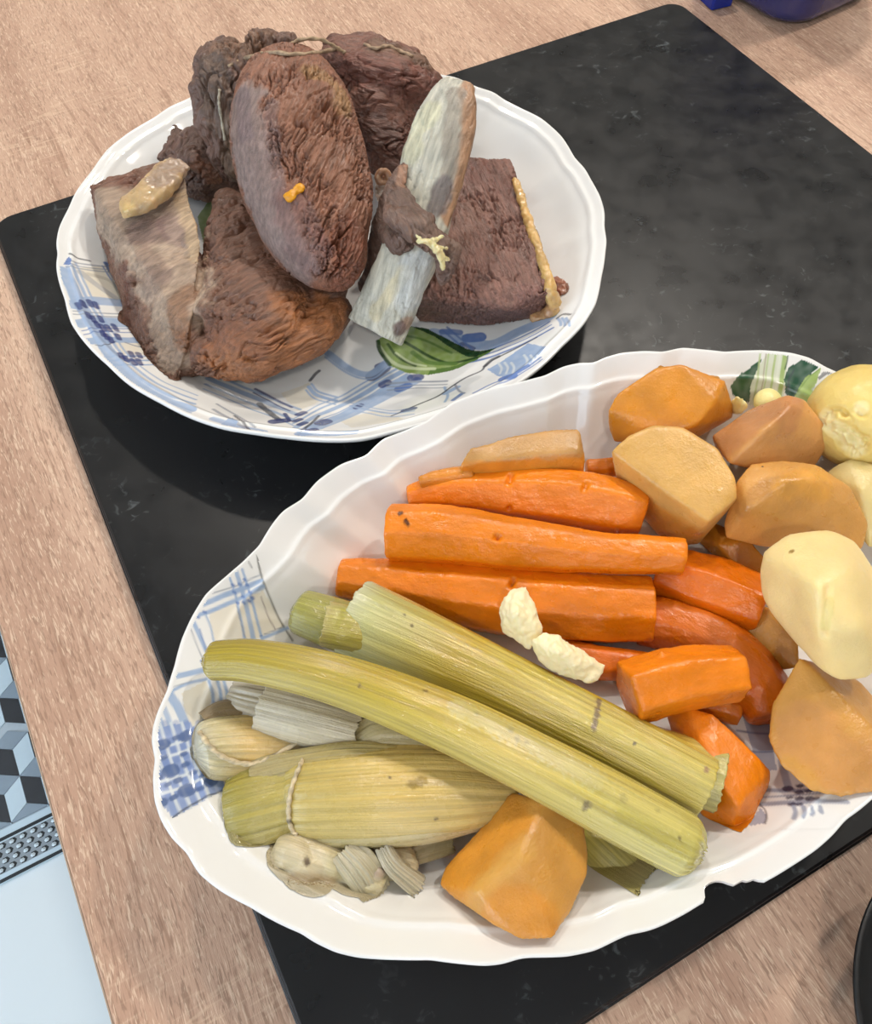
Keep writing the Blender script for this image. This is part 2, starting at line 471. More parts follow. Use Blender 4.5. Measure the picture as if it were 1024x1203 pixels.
lw = merge([([(XA - .1 * (i & 1), y0 if not i & 2 else y1, z0 if not i & 4 else z1) for i in range(8)],
             [(0, 1, 3, 2), (4, 6, 7, 5), (0, 4, 5, 1), (2, 3, 7, 6), (0, 2, 6, 4), (1, 5, 7, 3)])
            for y0, y1, z0, z1 in ((YA, wy0, 0, ZC), (wy1, YB, 0, ZC), (wy0, wy1, 0, wz0), (wy0, wy1, wz1, ZC))])
struct(link('wall_left', new_mesh('w', *lw), M_wall))
win = thing('window_1', (XA, (wy0 + wy1) / 2, wz0), 'white framed window on the left wall', 'window'); win['kind'] = 'structure'
M_frame = simple_mat('white_window_frame', (0.8, 0.8, 0.79), 0.4)
for y0, y1, z0, z1 in ((wy0, wy0 + .06, wz0, wz1), (wy1 - .06, wy1, wz0, wz1), (wy0 + .06, wy1 - .06, wz0, wz0 + .06), (wy0 + .06, wy1 - .06, wz1 - .06, wz1), (.17, .23, wz0 + .06, wz1 - .06)):
    link('window_frame', box_mesh('f', XA - .08, XA - .03, y0, y1, z0, z1, .004), M_frame, win)

added_win = thing('added_window', ((fx0 + fx1) / 2, YA, fz0), 'added white framed window on the unseen front wall', 'window'); added_win['kind'] = 'structure'  # added, unseen window; kept for soft highlights on the food
for x0, x1, z0, z1 in ((fx0, fx0 + .06, fz0, fz1), (fx1 - .06, fx1, fz0, fz1), (fx0 + .06, fx1 - .06, fz0, fz0 + .06), (fx0 + .06, fx1 - .06, fz1 - .06, fz1)):
    link('window_frame', box_mesh('f', x0, x1, YA - .08, YA - .03, z0, z1, .004), M_frame, added_win)
kg = NT('window_glass'); kg.set(Base_Color=(1, 1, 1, 1), Roughness=0.0, Transmission_Weight=1.0, IOR=1.01, Specular_IOR_Level=0.2)
link('pane', box_mesh('p', XA - .058, XA - .054, wy0 + .05, wy1 - .05, wz0 + .05, wz1 - .05), kg.m, win)
link('pane', box_mesh('p', fx0 + .05, fx1 - .05, YA - .058, YA - .054, fz0 + .05, fz1 - .05), kg.m, added_win)

# floor pattern of cube tiles with a studded border strip (seen past the table edge)
tiles = thing('trim_1', (-0.6, 0.9, 0.0), 'cube patterned floor tiles in pale, grey and charcoal rhombi', 'tiles')
tiles['kind'] = 'structure'; del tiles['category']
link('tile_bed', box_mesh('b', -1.7, -0.15, 0.424, 2.2, 0.0, 0.004), simple_mat('tile_joint', S(176, 192, 204), 0.6), tiles)
tw, ts, th_ = 0.0232, 0.0143, 0.038
def clip_y(poly, y):
    out = []
    for i in range(len(poly)):
        a, b = np.array(poly[i - 1]), np.array(poly[i])
        if (a[1] >= y) != (b[1] >= y): out.append(a + (b - a) * (y - a[1]) / (b[1] - a[1]))
        if b[1] >= y: out.append(b)
    return out
stuff = {0: ([], []), 1: ([], []), 2: ([], [])}
def tile_piece(poly, m):
    poly = clip_y(poly, 0.4255)
    if len(poly) < 3: return
    c = np.mean(poly, 0); q = [c + (np.array(p) - c) * 0.975 for p in poly]; n = len(q)
    V = [(p[0], p[1], 0.004) for p in q] + [(p[0], p[1], 0.0056) for p in q]
    F = [list(range(n, 2 * n))] + [[i, (i + 1) % n, n + (i + 1) % n, n + i] for i in range(n)]
    mats = (M_tileb, M_tilew, M_tileg)
    if -0.60 < c[0] < -0.27 and c[1] < 0.84: link('tile', new_mesh('tile', V, F), mats[m], tiles)
    else:
        s = stuff[m]; o = len(s[0]); s[0].extend(V); s[1].extend([[i + o for i in f] for f in F])
for r in range(-2, 32):
    for cidx in range(-26, 6):
        cx = -0.358 + (2 * cidx + (r & 1)) * tw; cy = 0.517 + r * (th_ + ts)
        if r >= 1: cy += 0.0125
        if cx > -0.18 or cx < -1.6 or cy > 2.1: continue
        tile_piece([(cx - tw, cy + ts), (cx - tw, cy + ts - th_), (cx, cy - th_), (cx, cy)], 0)
        tile_piece([(cx, cy), (cx, cy - th_), (cx + tw, cy + ts - th_), (cx + tw, cy + ts)], 1)
        tile_piece([(cx, cy), (cx + tw, cy + ts), (cx, cy + 2 * ts), (cx - tw, cy + ts)], 2)
for m, mt in enumerate((M_tileb, M_tilew, M_tileg)):
    if stuff[m][0]: link('tile_field', new_mesh('t', *stuff[m]), mt, tiles, kind='stuff')
strip = thing('trim_2', (-0.6, 0.39, 0.0), 'grey studded border strip along the tiles', 'trim'); strip['kind'] = 'structure'; del strip['category']
link('strip_base', box_mesh('s', -1.7, -0.15, 0.362, 0.424, 0.0, 0.005, 0.0008), M_tilew, strip)
link('strip_field', box_mesh('s', -1.7, -0.15, 0.3725, 0.4085, 0.005, 0.0055), M_strip, strip)
for y0, y1 in ((0.4105, 0.4145), (0.3625, 0.3665)):
    link('dark_line', box_mesh('s', -1.7, -0.15, y0, y1, 0.005, 0.0058), M_dark, strip)
sv, sf, dv, df = [], [], [], []
for i in range(110):
    for j in range(4):
        cx = -1.6 + i * 0.0130 + (j & 1) * 0.0065; cy = 0.3765 + j * 0.0093
        for V, F, r_, z_, ox in ((dv, df, 0.0052, 0.0059, 0.0), (sv, sf, 0.0036, 0.0072, -0.0014)):
            o = len(V); V.append((cx + ox, cy, z_))
            for a in range(6): V.append((cx + ox + r_ * math.cos(a * math.pi / 3), cy + r_ * 0.8 * math.sin(a * math.pi / 3), 0.0056))
            for a in range(6): F.append((o, o + 1 + a, o + 1 + (a + 1) % 6))
link('hole', new_mesh('h', dv, df), M_dark, strip, kind='stuff')
link('stud', new_mesh('h', sv, sf), M_stud, strip, kind='stuff')

# recessed ceiling lamps (their light with them)
def ceiling_lamp(x, y, where, k_=1.0):
    t = thing('ceiling_light', (x, y, ZC - 0.03), 'round white ceiling spot ' + where, 'lamp')
    V, F = loft([(x, y, ZC - 0.03), (x, y, ZC)], [(0.085, 0.085)] * 2, rings=2, n=28, up=(0, 1, 0))
    link('housing', new_mesh('h', V, F), M_frame, t)
    k = NT('lamp_glow'); k.set(Emission_Color=(1, 0.90, 0.77, 1), Emission_Strength=6.0, Base_Color=(0.9, 0.9, 0.9, 1))
    V, F = loft([(x, y, ZC - 0.034), (x, y, ZC - 0.0301)], [(0.06, 0.06)] * 2, rings=2, n=24, up=(0, 1, 0))
    link('diffuser', new_mesh('d', V, F), k.m, t)
    l = area_light('lamp_light', (x, y, ZC - 0.036), (x, y, 0), 0.12, LAMP_POWER * k_, (1.0, 0.92, 0.82), 'DISK')
    return t
ceiling_lamp(0.45, 1.55, 'over the far end of the table')
ceiling_lamp(1.15, 1.10, 'over the far right of the table')
ceiling_lamp(1.35, 0.40, 'over the right end of the table')
ceiling_lamp(-0.55, -0.85, 'added over the near left side of the table', 0.5)  # added, unseen spot, placed so that highlights fall on the celery

# ------------------------------------------------------------------ table and board
table = thing('dining_table', (0.55, 0.2, 0.0), 'wooden table with pale oak laminate top under the black board', 'table')
link('tabletop', box_mesh('t', -0.1036, 1.45, -0.75, 1.25, TT - 0.028, TT, 0.0008), M_wood, table)
link('edge_band', box_mesh('e', -0.1044, -0.1037, -0.75, 1.25, TT - 0.028, TT - 0.0006, 0.0006), M_edge, table)
for x in (0.0, 1.30):
    for y in (-0.65, 1.10): link('leg', box_mesh('l', x, x + 0.06, y, y + 0.06, 0.0, TT - 0.0282, 0.004), M_edge, table)

bm = bmesh.new()
bx0, bx1, by0, by1, rr = -0.0457, 0.4529, -0.0266, 0.4765, 0.011
ring = []
for cx, cy, a0 in ((bx1 - rr, by1 - rr, 0), (bx0 + rr, by1 - rr, 90), (bx0 + rr, by0 + rr, 180), (bx1 - rr, by0 + rr, 270)):
    for a in range(0, 91, 15):
        t = math.radians(a0 + a); ring.append((cx + rr * math.cos(t), cy + rr * math.sin(t)))
cX, cY = (bx0 + bx1) / 2, (by0 + by1) / 2
V = []; F = []; lv = [(0.0, TT + 0.0002), (0.0012, TT + 0.0012), (0.0012, Z0 - 0.0035), (0.0004, Z0 - 0.0028), (0.0, Z0 - 0.0010), (-0.0010, Z0)]
for off, z in lv:
    for x, y in ring: V.append((x + off * np.sign(x - cX), y + off * np.sign(y - cY), z))
n = len(ring)
for i in range(len(lv) - 1):
    for j in range(n): F.append([i * n + j, i * n + (j + 1) % n, (i + 1) * n + (j + 1) % n, (i + 1) * n + j])
F.append([(len(lv) - 1) * n + j for j in range(n)]); F.append(list(range(n))[::-1])
tag(link('serving_board', new_mesh('board', V, F), M_board), 'large square black speckled board under both plates on the table', 'board')

# ------------------------------------------------------------------ plates
def periodic(samples, sm=1.3, fill=None):
    th = np.arange(-180, 180, 0.25)
    a = np.array([s[0] for s in samples]); r = np.array([s[1] for s in samples])
    if fill is not None:
        lo, hi, k = fill
        base = np.interp(th, np.r_[a[-1] - 360, a, a[0] + 360], np.r_[r[-1], r, r[0]])
        src = np.interp(((th + 360) % 360) - 180, th, base) * k
        w = sstep(lo - 4, lo + 4, th) * (1 - sstep(hi - 4, hi + 4, th))
        base = base * (1 - w) + src * w
    else: base = np.interp(th, np.r_[a[-1] - 360, a, a[0] + 360], np.r_[r[-1], r, r[0]])
    k = np.exp(-0.5 * (np.arange(-24, 25) * 0.25 / sm) ** 2); k /= k.sum()
    base = np.convolve(np.r_[base[-24:], base, base[:24]], k, 'valid')
    return th, base
class Dish:
    def __init__(s, c, ax, prof, rim, chip=None):
        s.c = np.array(c); s.ax = np.array(ax); s.th, s.r = rim; s.chip = chip; s.lip = 0.0011; s.lp = 0.955 if s.ax[0] == s.ax[1] else 0.915
        s.t = np.linspace(0, 1, 400)
        p = np.array(prof); z = np.interp(s.t, p[:, 0], p[:, 1])
        k = np.exp(-0.5 * (np.arange(-14, 15) / 5.0) ** 2); k /= k.sum()
        zz = np.convolve(np.r_[[z[0]] * 14, z, z[-1] + (z[-1] - z[-2]) * np.arange(1, 15)], k, 'valid')
        s.z = zz
        r0 = np.convolve(np.r_[s.r[-60:], s.r, s.r[:60]], np.ones(121) / 121, 'valid')
        s.fl = s.r - r0
    def fac(s, deg): return np.interp(deg, np.r_[s.th, 180], np.r_[s.r, s.r[0]])
    def flute(s, deg): return np.interp(deg, np.r_[s.th, 180], np.r_[s.fl, s.fl[0]])
    def w(s, t): return sstep(0.62, 0.9, t)
    def prof(s, t, deg):
        return np.interp(t, s.t, s.z) + s.lip * np.exp(-((t - s.lp) / 0.009) ** 2) - 0.10 * s.flute(deg) * np.exp(-((t - 0.84) / 0.07) ** 2)
    def surf(s, x, y):
        dx = (np.asarray(x) - s.c[0]) / s.ax[0]; dy = (np.asarray(y) - s.c[1]) / s.ax[1]
        q = np.hypot(dx, dy); deg = np.degrees(np.arctan2(dy, dx)); f = s.fac(deg) - 1
        t = q / (1 + f * s.w(q)); t = q / (1 + f * s.w(t))
        return np.where(t < 1.0, Z0 + s.prof(np.clip(t, 0, 1), deg), -1.0)
    def build(s, name, parent, th_edge=0.0028, NA=960, NR=70):
        deg = np.linspace(-180, 180, NA, endpoint=False); f = s.fac(deg); a = np.radians(deg)
        ch = np.full(NA, 9.0)
        if s.chip is not None: ch = np.interp(deg, s.chip[0], s.chip[1], left=9, right=9)
        tt = np.r_[np.linspace(0.02, 0.6, 12), np.linspace(0.61, 1.0, NR - 12)]
        V = [(s.c[0], s.c[1], Z0 + s.z[0])]
        def ringpts(t, dz, shrink=0.0):
            q = t * (1 + (f - 1) * s.w(np.full(NA, t)))
            qc = np.minimum(q, ch); te = np.where(q > 0, t * qc / q, 0)
            z = Z0 + s.prof(te, deg) + dz
            return np.c_[s.c[0] + s.ax[0] * (qc - shrink) * np.cos(a), s.c[1] + s.ax[1] * (qc - shrink) * np.sin(a), z]
        rings = [ringpts(t, 0) for t in tt]
        rings[-1][:, 2] -= 0.0002
        e1 = ringpts(1.0, -0.0010, -0.0035); e2 = ringpts(1.0, -0.0020, -0.003)
        low = [e1, e2] + [ringpts(t, -th_edge - 0.0004 * (1 - t)) for t in np.linspace(0.985, 0.70, 26)]
        for L in low: L[:, 2] = np.maximum(L[:, 2], Z0 + 0.0003)
        foot = ringpts(0.66, 0); foot[:, 2] = Z0 + 0.0003; low.append(foot)
        foot2 = ringpts(0.62, 0); foot2[:, 2] = Z0 + 0.0003; low.append(foot2)
        inn = ringpts(0.60, 0); inn[:, 2] = Z0 + 0.0022; low.append(inn)
        allr = rings + low
        V = np.vstack([np.array(V)] + allr + [np.array([[s.c[0], s.c[1], Z0 + 0.0022]])])
        nr = len(allr); F = []
        j = np.arange(NA); k = (j + 1) % NA
        for x, y in zip(j, k): F.append((0, 1 + x, 1 + y))
        for i in range(nr - 1):
            o = 1 + i * NA; o2 = o + NA
            F += list(zip((o + j).tolist(), (o2 + j).tolist(), (o2 + k).tolist(), (o + k).tolist()))
        o = 1 + (nr - 1) * NA; last = len(V) - 1
        for x, y in zip(j, k): F.append((last, o + y, o + x))
        me = new_mesh(name, V, F); smooth_shade(me)
        set_cols(me, np.tile(GLAZE, (len(V), 1)))
        return link(name, me, M_porc, parent)
    def march(s, px, py):
        d = ray(px, py); t = np.linspace(0.15, 0.95, 1600); P = CAM + d[None] * t[:, None]
        q = np.hypot((P[:, 0] - s.c[0]) / s.ax[0], (P[:, 1] - s.c[1]) / s.ax[1])
        z = s.surf(P[:, 0], P[:, 1]); z = np.where(z < 0, Z0 + s.z[-1], z)
        i = np.argmax(P[:, 2] < z); return P[i, :2]
    def decor(s, parent, polys, strokes, ws, res=0.00046):
        """printed decoration: a thin skin on the glaze, coloured by brush strokes given on the dish's surface"""
        B = [np.array([s.march(*p) for p in poly]) for poly in polys]
        allp = np.vstack(B); x0, y0 = allp.min(0) - 0.002; x1, y1 = allp.max(0) + 0.002
        gx = np.arange(x0, x1, res); gy = np.arange(y0, y1, res)
        X, Y = np.meshgrid(gx, gy); Q = np.c_[X.ravel(), Y.ravel()]
        dx = (Q[:, 0] - s.c[0]) / s.ax[0]; dy = (Q[:, 1] - s.c[1]) / s.ax[1]
        dg = np.degrees(np.arctan2(dy, dx)); edge = np.hypot(dx, dy) < 0.992 * s.fac(dg)
        m = np.zeros(len(Q), bool)
        for b in B: m |= inside(Q, b)
        m &= edge
        C = np.tile(GLAZE, (len(Q), 1)); idx = np.where(m)[0]; q = Q[idx]; c = C[idx]
        wob = np.c_[pnoise(np.c_[q * 90, np.zeros(len(q))], 3), pnoise(np.c_[q * 90, np.ones(len(q))], 4)] * 0.0004
        bris = 0.95 + 0.12 * pnoise(np.c_[q * 300, np.zeros(len(q))], 8)
        for kind, pts, wd, col, al in strokes:
            g = np.array([s.march(*p) for p in pts])
            if kind == 'p':
                k = inside(q + wob, g).astype(float)
            else:
                g = catmull(g, 6 * len(g)) if len(g) > 2 else g
                k = 1 - sstep(wd * ws * 0.5 - .0003, wd * ws * 0.5 + .0003, seg_dist(q + wob, g))
            k = np.clip(k * al * bris, 0, 1)[:, None]
            c = c * (1 - k) + np.array(col)[None] * k
        C[idx] = c
        keep = m.reshape(X.shape); fm = keep[:-1, :-1] & keep[1:, :-1] & keep[:-1, 1:] & keep[1:, 1:]
        nx = X.shape[1]; I, J = np.where(fm); a = I * nx + J
        F = np.c_[a, a + 1, a + nx + 1, a + nx]
        used = np.unique(F); mp = np.full(len(Q), -1); mp[used] = np.arange(len(used))
        Vv = Q[used]; z = s.surf(Vv[:, 0], Vv[:, 1]) + 0.00012
        me = new_mesh('decor', np.c_[Vv, z], mp[F].tolist()); smooth_shade(me)
        set_cols(me, C[used])
        return link('printed_decor', me, M_print, parent, label='blue plaid and green leaf print on white glaze')

R1 = [(-177.8,.999),(-170.8,.9919),(-163.5,.9831),(-156.6,.9876),(-149.1,.9836),(-141.2,.9907),(-134.7,.9933),(-128.7,.9888),(-122.8,.9922),(-113.3,1.0062),(-109.6,1.0093),(-104.2,1.0004),(-98.4,.9977),(-79.4,1.009),(-72.8,1.0093),(-66.1,1.0063),(-59.1,1.0179),(-52.9,1.0187),(-45.8,1.0023),(-37.7,.9986),(-35.1,1.0013),(-30.5,.994),(-26,1.0037),(-21,1.0037),(-15.2,.9955),(-11.6,.996),(-7.2,.9842),(.7,1.0047),(8.9,1.007),(14.5,.9892),(19.7,.9836),(23.5,.9984),(28,.9868),(34.5,1.0028),(38.8,.9923),(48,1.002),(56,.99),(64,1.004),(72,.988),(80,1.004),(90,.99),(100,1.0054),(103.7,.9973),(107.5,1.0065),(113.1,.9958),(120.5,1.0105),(127.4,1.0183),(135,1.0031),(142.5,1.0093),(147.9,1.0044),(154,1.0142),(159.2,1.0097),(161.1,.9993),(164.8,1.0043),(169.5,.9983),(175.3,.9895)]
R2 = [(-177.1,1.0041),(-173.4,.9929),(-169,.996),(-164.5,.989),(-159.3,.9781),(-150.5,.9765),(-148.2,.983),(-144.7,.9898),(-141.8,.99),(-136.6,.9823),(-132.8,.9779),(-128.7,.9872),(-126.1,.9935),(-124.2,.9932),(-122.1,.985),(-120.8,.987),(-116.7,1.0002),(-113.6,1.0022),(-110.7,.9898),(-109.7,.9882),(-107.5,.9951),(-105.8,.9945),(-103.2,.9888),(-100.6,.9803),(-98,.997),(-95,1.006),(-92.3,1.0088),(-89.6,1.0093),(-86.8,1.0102),(-84.2,1.0051),(-81.7,.9942),(-78,1.0047),(22.9,.971),(26.3,.9759),(30.4,.9966),(34.3,1.0019),(39.5,.9951),(46,.9751),(50.5,.9867),(53.9,.9985),(57,.9841),(60.5,.9988),(64.2,1.0062),(66.8,.9983),(68.9,.9813),(71.3,.9974),(73.8,.9993),(77.1,.9788),(82,.9877),(85.9,1.0077),(91.8,1.0153),(97.1,.9871),(100.5,.9956),(103.6,1.0141),(106,1.0008),(107.5,.9895),(110.8,1.0215),(115.1,1.0231),(118.9,1.0031),(121.9,1.0185),(124.6,1.0094),(128.9,.988),(132.4,.9932),(135.4,1.0071),(138.7,1.0252),(143.1,1.0223),(147.1,1.0158),(151.8,1.0037),(156.4,1.0005),(160.2,1.0105),(162.8,1.0138),(165.1,1.0124),(168.4,1.0037),(171.5,1.0095),(175.7,1.0127),(179.3,1.0102)]
PLATE = Dish((0.11946, 0.34176), (0.1430, 0.1430),
             [(0, .0045), (.60, .0048), (.70, .0065), (.78, .0115), (.86, .0195), (.925, .0270), (.95, .0292), (1.0, .0335)], periodic(R1, 1.0))
PLATTER = Dish((0.11831, 0.08960), (0.17344, 0.10751),
               [(0, .0055), (.60, .0058), (.69, .0080), (.77, .0150), (.85, .0255), (.895, .0325), (.925, .0350), (1.0, .0420)],
               periodic(R2, 0.5, (-77, 22, 0.985)),
               (np.array([-101.2, -100.6, -100.3, -99.84, -98.9, -98.1, -97.31, -96.9, -95.6, -95.15, -94.3, -93.8]),
                np.array([1.01, 0.9800, 0.9620, 0.9486, 0.9450, 0.9480, 0.9611, 0.9780, 0.9780, 0.9880, 0.9890, 1.02])))
plate = thing('dinner_plate', (*PLATE.c, Z0), 'round scalloped white plate carrying the meat on the far part of the board', 'plate')
platter = thing('oval_platter', (*PLATTER.c, Z0), 'long oval white platter of vegetables with a chipped scalloped rim', 'platter')
PLATE.build('plate_body', plate)
PLATTER.build('platter_body', platter)

PB = S(158, 180, 212); MB = S(98, 126, 184); NV = S(44, 56, 116); GB = S(150, 156, 168); DG = S(72, 74, 82); CR = S(228, 220, 200); WG = S(196, 190, 176)
LG = S(134, 158, 84); DK = S(28, 62, 38); PG = S(206, 216, 176); MG = S(92, 124, 62); GL = S(214, 222, 226)
def Zm(x0, y0, sc, pts): return [(x0 + x / sc, y0 + y / sc) for x, y in pts]
def a6(*p): return Zm(60, 280, 5.689, p)
def b2(*p): return Zm(300, 420, 4.0, p)
def d4(*p): return Zm(460, 290, 4.0, p)
st = []
def multi(kind, f, pts, offs, col, al):
    g = np.array(pts, float); T = np.gradient(g, axis=0); T /= np.linalg.norm(T, axis=1)[:, None]; Nn = np.c_[-T[:, 1], T[:, 0]]
    for o, w in offs: st.append((kind, f(*(g + Nn * o)), w, col, al))
# cells slightly creamy
st.append(('p', a6((170, 200), (500, 190), (520, 410), (270, 420)), 0, CR, .8)); st.append(('p', a6((400, 690), (720, 680), (760, 780), (480, 780)), 0, CR, .7))
st.append(('p', b2((380, 290), (560, 250), (700, 290), (450, 330)), 0, CR, .8)); st.append(('p', b2((120, 170), (250, 120), (330, 190), (200, 250)), 0, CR, .7))
multi('l', a6, [(120, 190), (215, 400), (310, 560), (420, 740), (520, 860), (680, 980), (800, 1040), (960, 1100)], [(48, .0052), (10, .0025), (-22, .0018), (-52, .0012), (72, .0012)], PB, .95)
multi('l', a6, [(370, 170), (440, 280), (540, 430), (640, 600)], [(0, .0034), (-34, .0028), (-70, .0024), (30, .001)], MB, .9)
multi('l', a6, [(110, 160), (300, 185), (520, 195)], [(0, .0011), (20, .0009), (36, .0009)], GB, .9)
st.append(('p', a6((85, 180), (120, 125), (140, 140), (135, 180)), 0, MB, .95))
st.append(('l', a6((125, 105), (180, 135), (260, 155)), .0013, DG, .9))
multi('l', a6, [(150, 445), (280, 420), (420, 430), (600, 450)], [(0, .0078)], PB, .9)
multi('l', a6, [(150, 490), (300, 500), (560, 505)], [(0, .001), (22, .001)], GB, .9)
multi('l', a6, [(180, 575), (350, 560), (600, 565)], [(0, .0080)], PB, .95)
multi('l', a6, [(210, 622), (380, 600), (600, 605)], [(0, .001), (26, .001)], MB, .8)
multi('l', a6, [(255, 690), (420, 680), (700, 670)], [(0, .0064)], PB, 1)
st.append(('l', a6((300, 712), (360, 712), (430, 690)), .0008, DG, .8))
multi('l', a6, [(330, 800), (520, 790), (760, 785)], [(0, .0013), (30, .0018), (58, .0014)], PB, 1)
st.append(('l', a6((200, 230), (300, 310), (430, 400)), .0045, GB, .55)); st.append(('l', a6((250, 240), (400, 290), (480, 400)), .0030, WG, .7))
st.append(('l', a6((500, 700), (580, 725), (690, 740)), .0016, GB, .9))
for x, y in ((215, 440), (262, 438), (300, 450), (250, 520), (285, 545), (335, 545), (310, 580), (345, 600), (385, 605), (430, 600), (370, 660), (400, 682), (445, 660), (345, 640), (540, 780), (590, 785), (500, 808), (550, 830), (590, 830), (470, 790), (185, 455)):
    st.append(('l', a6((x - 8, y - 16), (x + 8, y + 14)), .0032, NV, .85))
# lower middle
multi('l', b2, [(-220, 100), (-100, 150), (60, 215), (200, 270)], [(0, .0042), (-26, .0022), (30, .0026), (54, .0014)], PB, .95)
multi('l', b2, [(0, 150), (90, 195), (170, 235)], [(0, .0020), (20, .0012)], NV, .85)
st.append(('l', b2((20, 220), (60, 255), (110, 295)), .0040, DG, .85)); st.append(('l', b2((85, 302), (140, 298)), .0070, NV, .9))
st.append(('l', b2((140, 265), (160, 300)), .0026, NV, .9))
multi('l', b2, [(190, 330), (300, 270), (430, 215), (560, 140), (700, 60)], [(0, .0036), (-22, .0018), (-42, .0012), (40, .0060), (22, .0012)], PB, 1)
multi('l', b2, [(300, 330), (400, 290), (520, 235), (640, 175), (760, 110)], [(0, .0060)], PB, .95)
st.append(('l', b2((195, 372), (250, 320), (300, 275)), .0018, DG, .9))
for x, y, w in ((215, 265, .0050), (198, 296, .0042), (222, 312, .0042), (262, 346, .0060), (318, 306, .0080), (610, 125, .0055), (590, 40, .0050), (485, 232, .0040)):
    st.append(('l', b2((x - 12, y + 5), (x + 12, y - 5)), w, NV, .85))
st.append(('l', b2((545, 90), (575, 72), (605, 50)), .0085, S(70, 82, 120), .85)); st.append(('l', b2((675, 150), (715, 136)), .0062, MB, 1)); st.append(('l', b2((735, 98), (770, 94)), .0062, NV, .85))
multi('l', b2, [(250, 140), (290, 180), (380, 205)], [(0, .0026), (18, .0012), (-18, .0016)], PB, 1)
multi('l', b2, [(340, -20), (450, 60), (540, 80), (620, 20)], [(0, .0050), (22, .0014)], PB, .9)
multi('l', b2, [(450, 215), (540, 235), (640, 250), (740, 238)], [(0, .0010), (14, .0018), (30, .0012)], PB, .95)
multi('l', b2, [(620, 140), (760, 132), (900, 128)], [(0, .0012), (14, .0010), (-16, .0018)], GB, .9)
st.append(('l', b2((200, 360), (330, 362), (470, 348)), .0044, PB, .9)); st.append(('l', b2((-200, 290), (-60, 330), (40, 350)), .0040, PB, .9))
multi('l', b2, [(-180, 220), (-60, 290), (0, 330)], [(0, .0016), (30, .0022)], GB, .8)
st.append(('l', b2((-100, 275), (-60, 300), (-20, 350), (30, 362)), .0016, DG, .8)); st.append(('p', b2((-180, 330), (-110, 285), (-80, 300), (-100, 330)), 0, PB, .9))
st.append(('l', b2((255, 110), (280, 80), (300, 65)), .0020, DG, .9))
# right: bands, leaf, twig
multi('l', d4, [(200, 410), (330, 440), (470, 460), (600, 400), (740, 330)], [(0, .0100)], PB, .95)
multi('l', d4, [(330, 520), (480, 480), (600, 430), (740, 355)], [(0, .0016), (16, .0012), (32, .0020)], MB, .95)
st.append(('l', d4((360, 430), (415, 425)), .0085, MB, 1)); st.append(('l', d4((240, 400), (320, 405)), .0050, MB, .9)); st.append(('l', d4((330, 460), (380, 480)), .0040, NV, .7))
multi('l', d4, [(260, 380), (330, 440), (380, 490)], [(0, .0016), (24, .0016), (48, .0012)], MB, .8)
st.append(('p', d4((450, 575), (530, 530), (640, 455), (725, 470), (700, 505), (600, 590), (560, 612), (500, 610)), 0, PB, 1))
for x in (500, 530, 560, 620, 650, 680): st.append(('l', d4((x, 510 if x > 590 else 545), (x + 14, 535 if x > 590 else 570), (x + 8, 560 if x > 590 else 598)), .0014, GL, .9))
st.append(('l', d4((525, 622), (565, 605)), .0066, MB, 1)); st.append(('l', d4((590, 590), (640, 560)), .0026, MB, 1))
multi('l', d4, [(380, 690), (480, 640), (560, 610), (700, 520)], [(0, .0014), (12, .0010)], MB, .9)
st.append(('l', d4((250, 690), (310, 660)), .0042, PB, 1)); st.append(('l', d4((290, 720), (330, 690)), .0032, MB, .9)); st.append(('l', d4((250, 660), (262, 700), (250, 730)), .0018, PB, 1)); st.append(('l', d4((300, 650), (320, 680), (340, 690)), .0016, GB, 1))
st.append(('l', d4((680, 428), (600, 470), (480, 530), (440, 560), (420, 585), (330, 625), (220, 700), (130, 740), (0, 795)), .0016, DG, .9))
st.append(('l', d4((500, 518), (470, 532), (440, 560)), .0030, DG, .8))
st.append(('l', d4((60, 770), (100, 760)), .0050, S(70, 82, 130), .9))
for x in (780, 800, 820): st.append(('l', d4((x, 335), (x + 12, 355), (x + 14, 372)), .0018, PB, 1))
st.append(('l', d4((778, 335), (805, 318), (840, 318)), .0018, DG, .8))
leaf = d4((-70, 440), (0, 400), (90, 375), (170, 385), (270, 440), (350, 482), (420, 490), (492, 478), (400, 532), (290, 580), (170, 603), (70, 592), (-10, 560), (-60, 500))
st.append(('p', leaf, 0, LG, 1))
st.append(('p', d4((90, 375), (170, 385), (270, 440), (350, 482), (420, 490), (492, 478), (420, 520), (360, 520), (300, 490), (200, 420)), 0, DK, 1))
st.append(('p', d4((492, 478), (400, 532), (290, 580), (170, 603), (180, 580), (300, 560), (390, 520)), 0, MG, 1))
st.append(('l', d4((60, 450), (150, 500), (260, 545), (400, 522)), .0022, DK, .9)); st.append(('l', d4((100, 500), (180, 545), (300, 550)), .0034, MG, .9))
st.append(('l', d4((-60, 470), (0, 540), (80, 570), (200, 575)), .0026, PG, .9)); st.append(('l', d4((-20, 460), (30, 520), (110, 560)), .0020, DK, .8)); st.append(('l', d4((-65, 445), (-55, 490), (-10, 555)), .0026, DK, .9)); st.append(('l', d4((0, 415), (70, 420), (180, 450), (280, 500)), .0020, MG, .9))
st.append(('l', d4((20, 500), (90, 545), (160, 560)), .0016, PG, .8))
# leaf glimpsed between the pieces of meat
st.append(('p', [(232, 255), (244, 238), (256, 235), (258, 262), (252, 292), (240, 290)], 0, S(150, 166, 112), 1))
PLATE.decor(plate, [[(66, 286), (150, 276), (225, 270), (232, 230), (262, 230), (300, 300), (420, 330), (480, 340), (600, 360), (640, 365), (668, 360), (682, 378), (661, 401), (630, 430), (600, 452), (540, 485), (470, 503), (400, 515), (330, 511), (260, 500), (190, 472), (140, 440), (100, 402), (75, 350), (62, 305)]], st, 0.8)

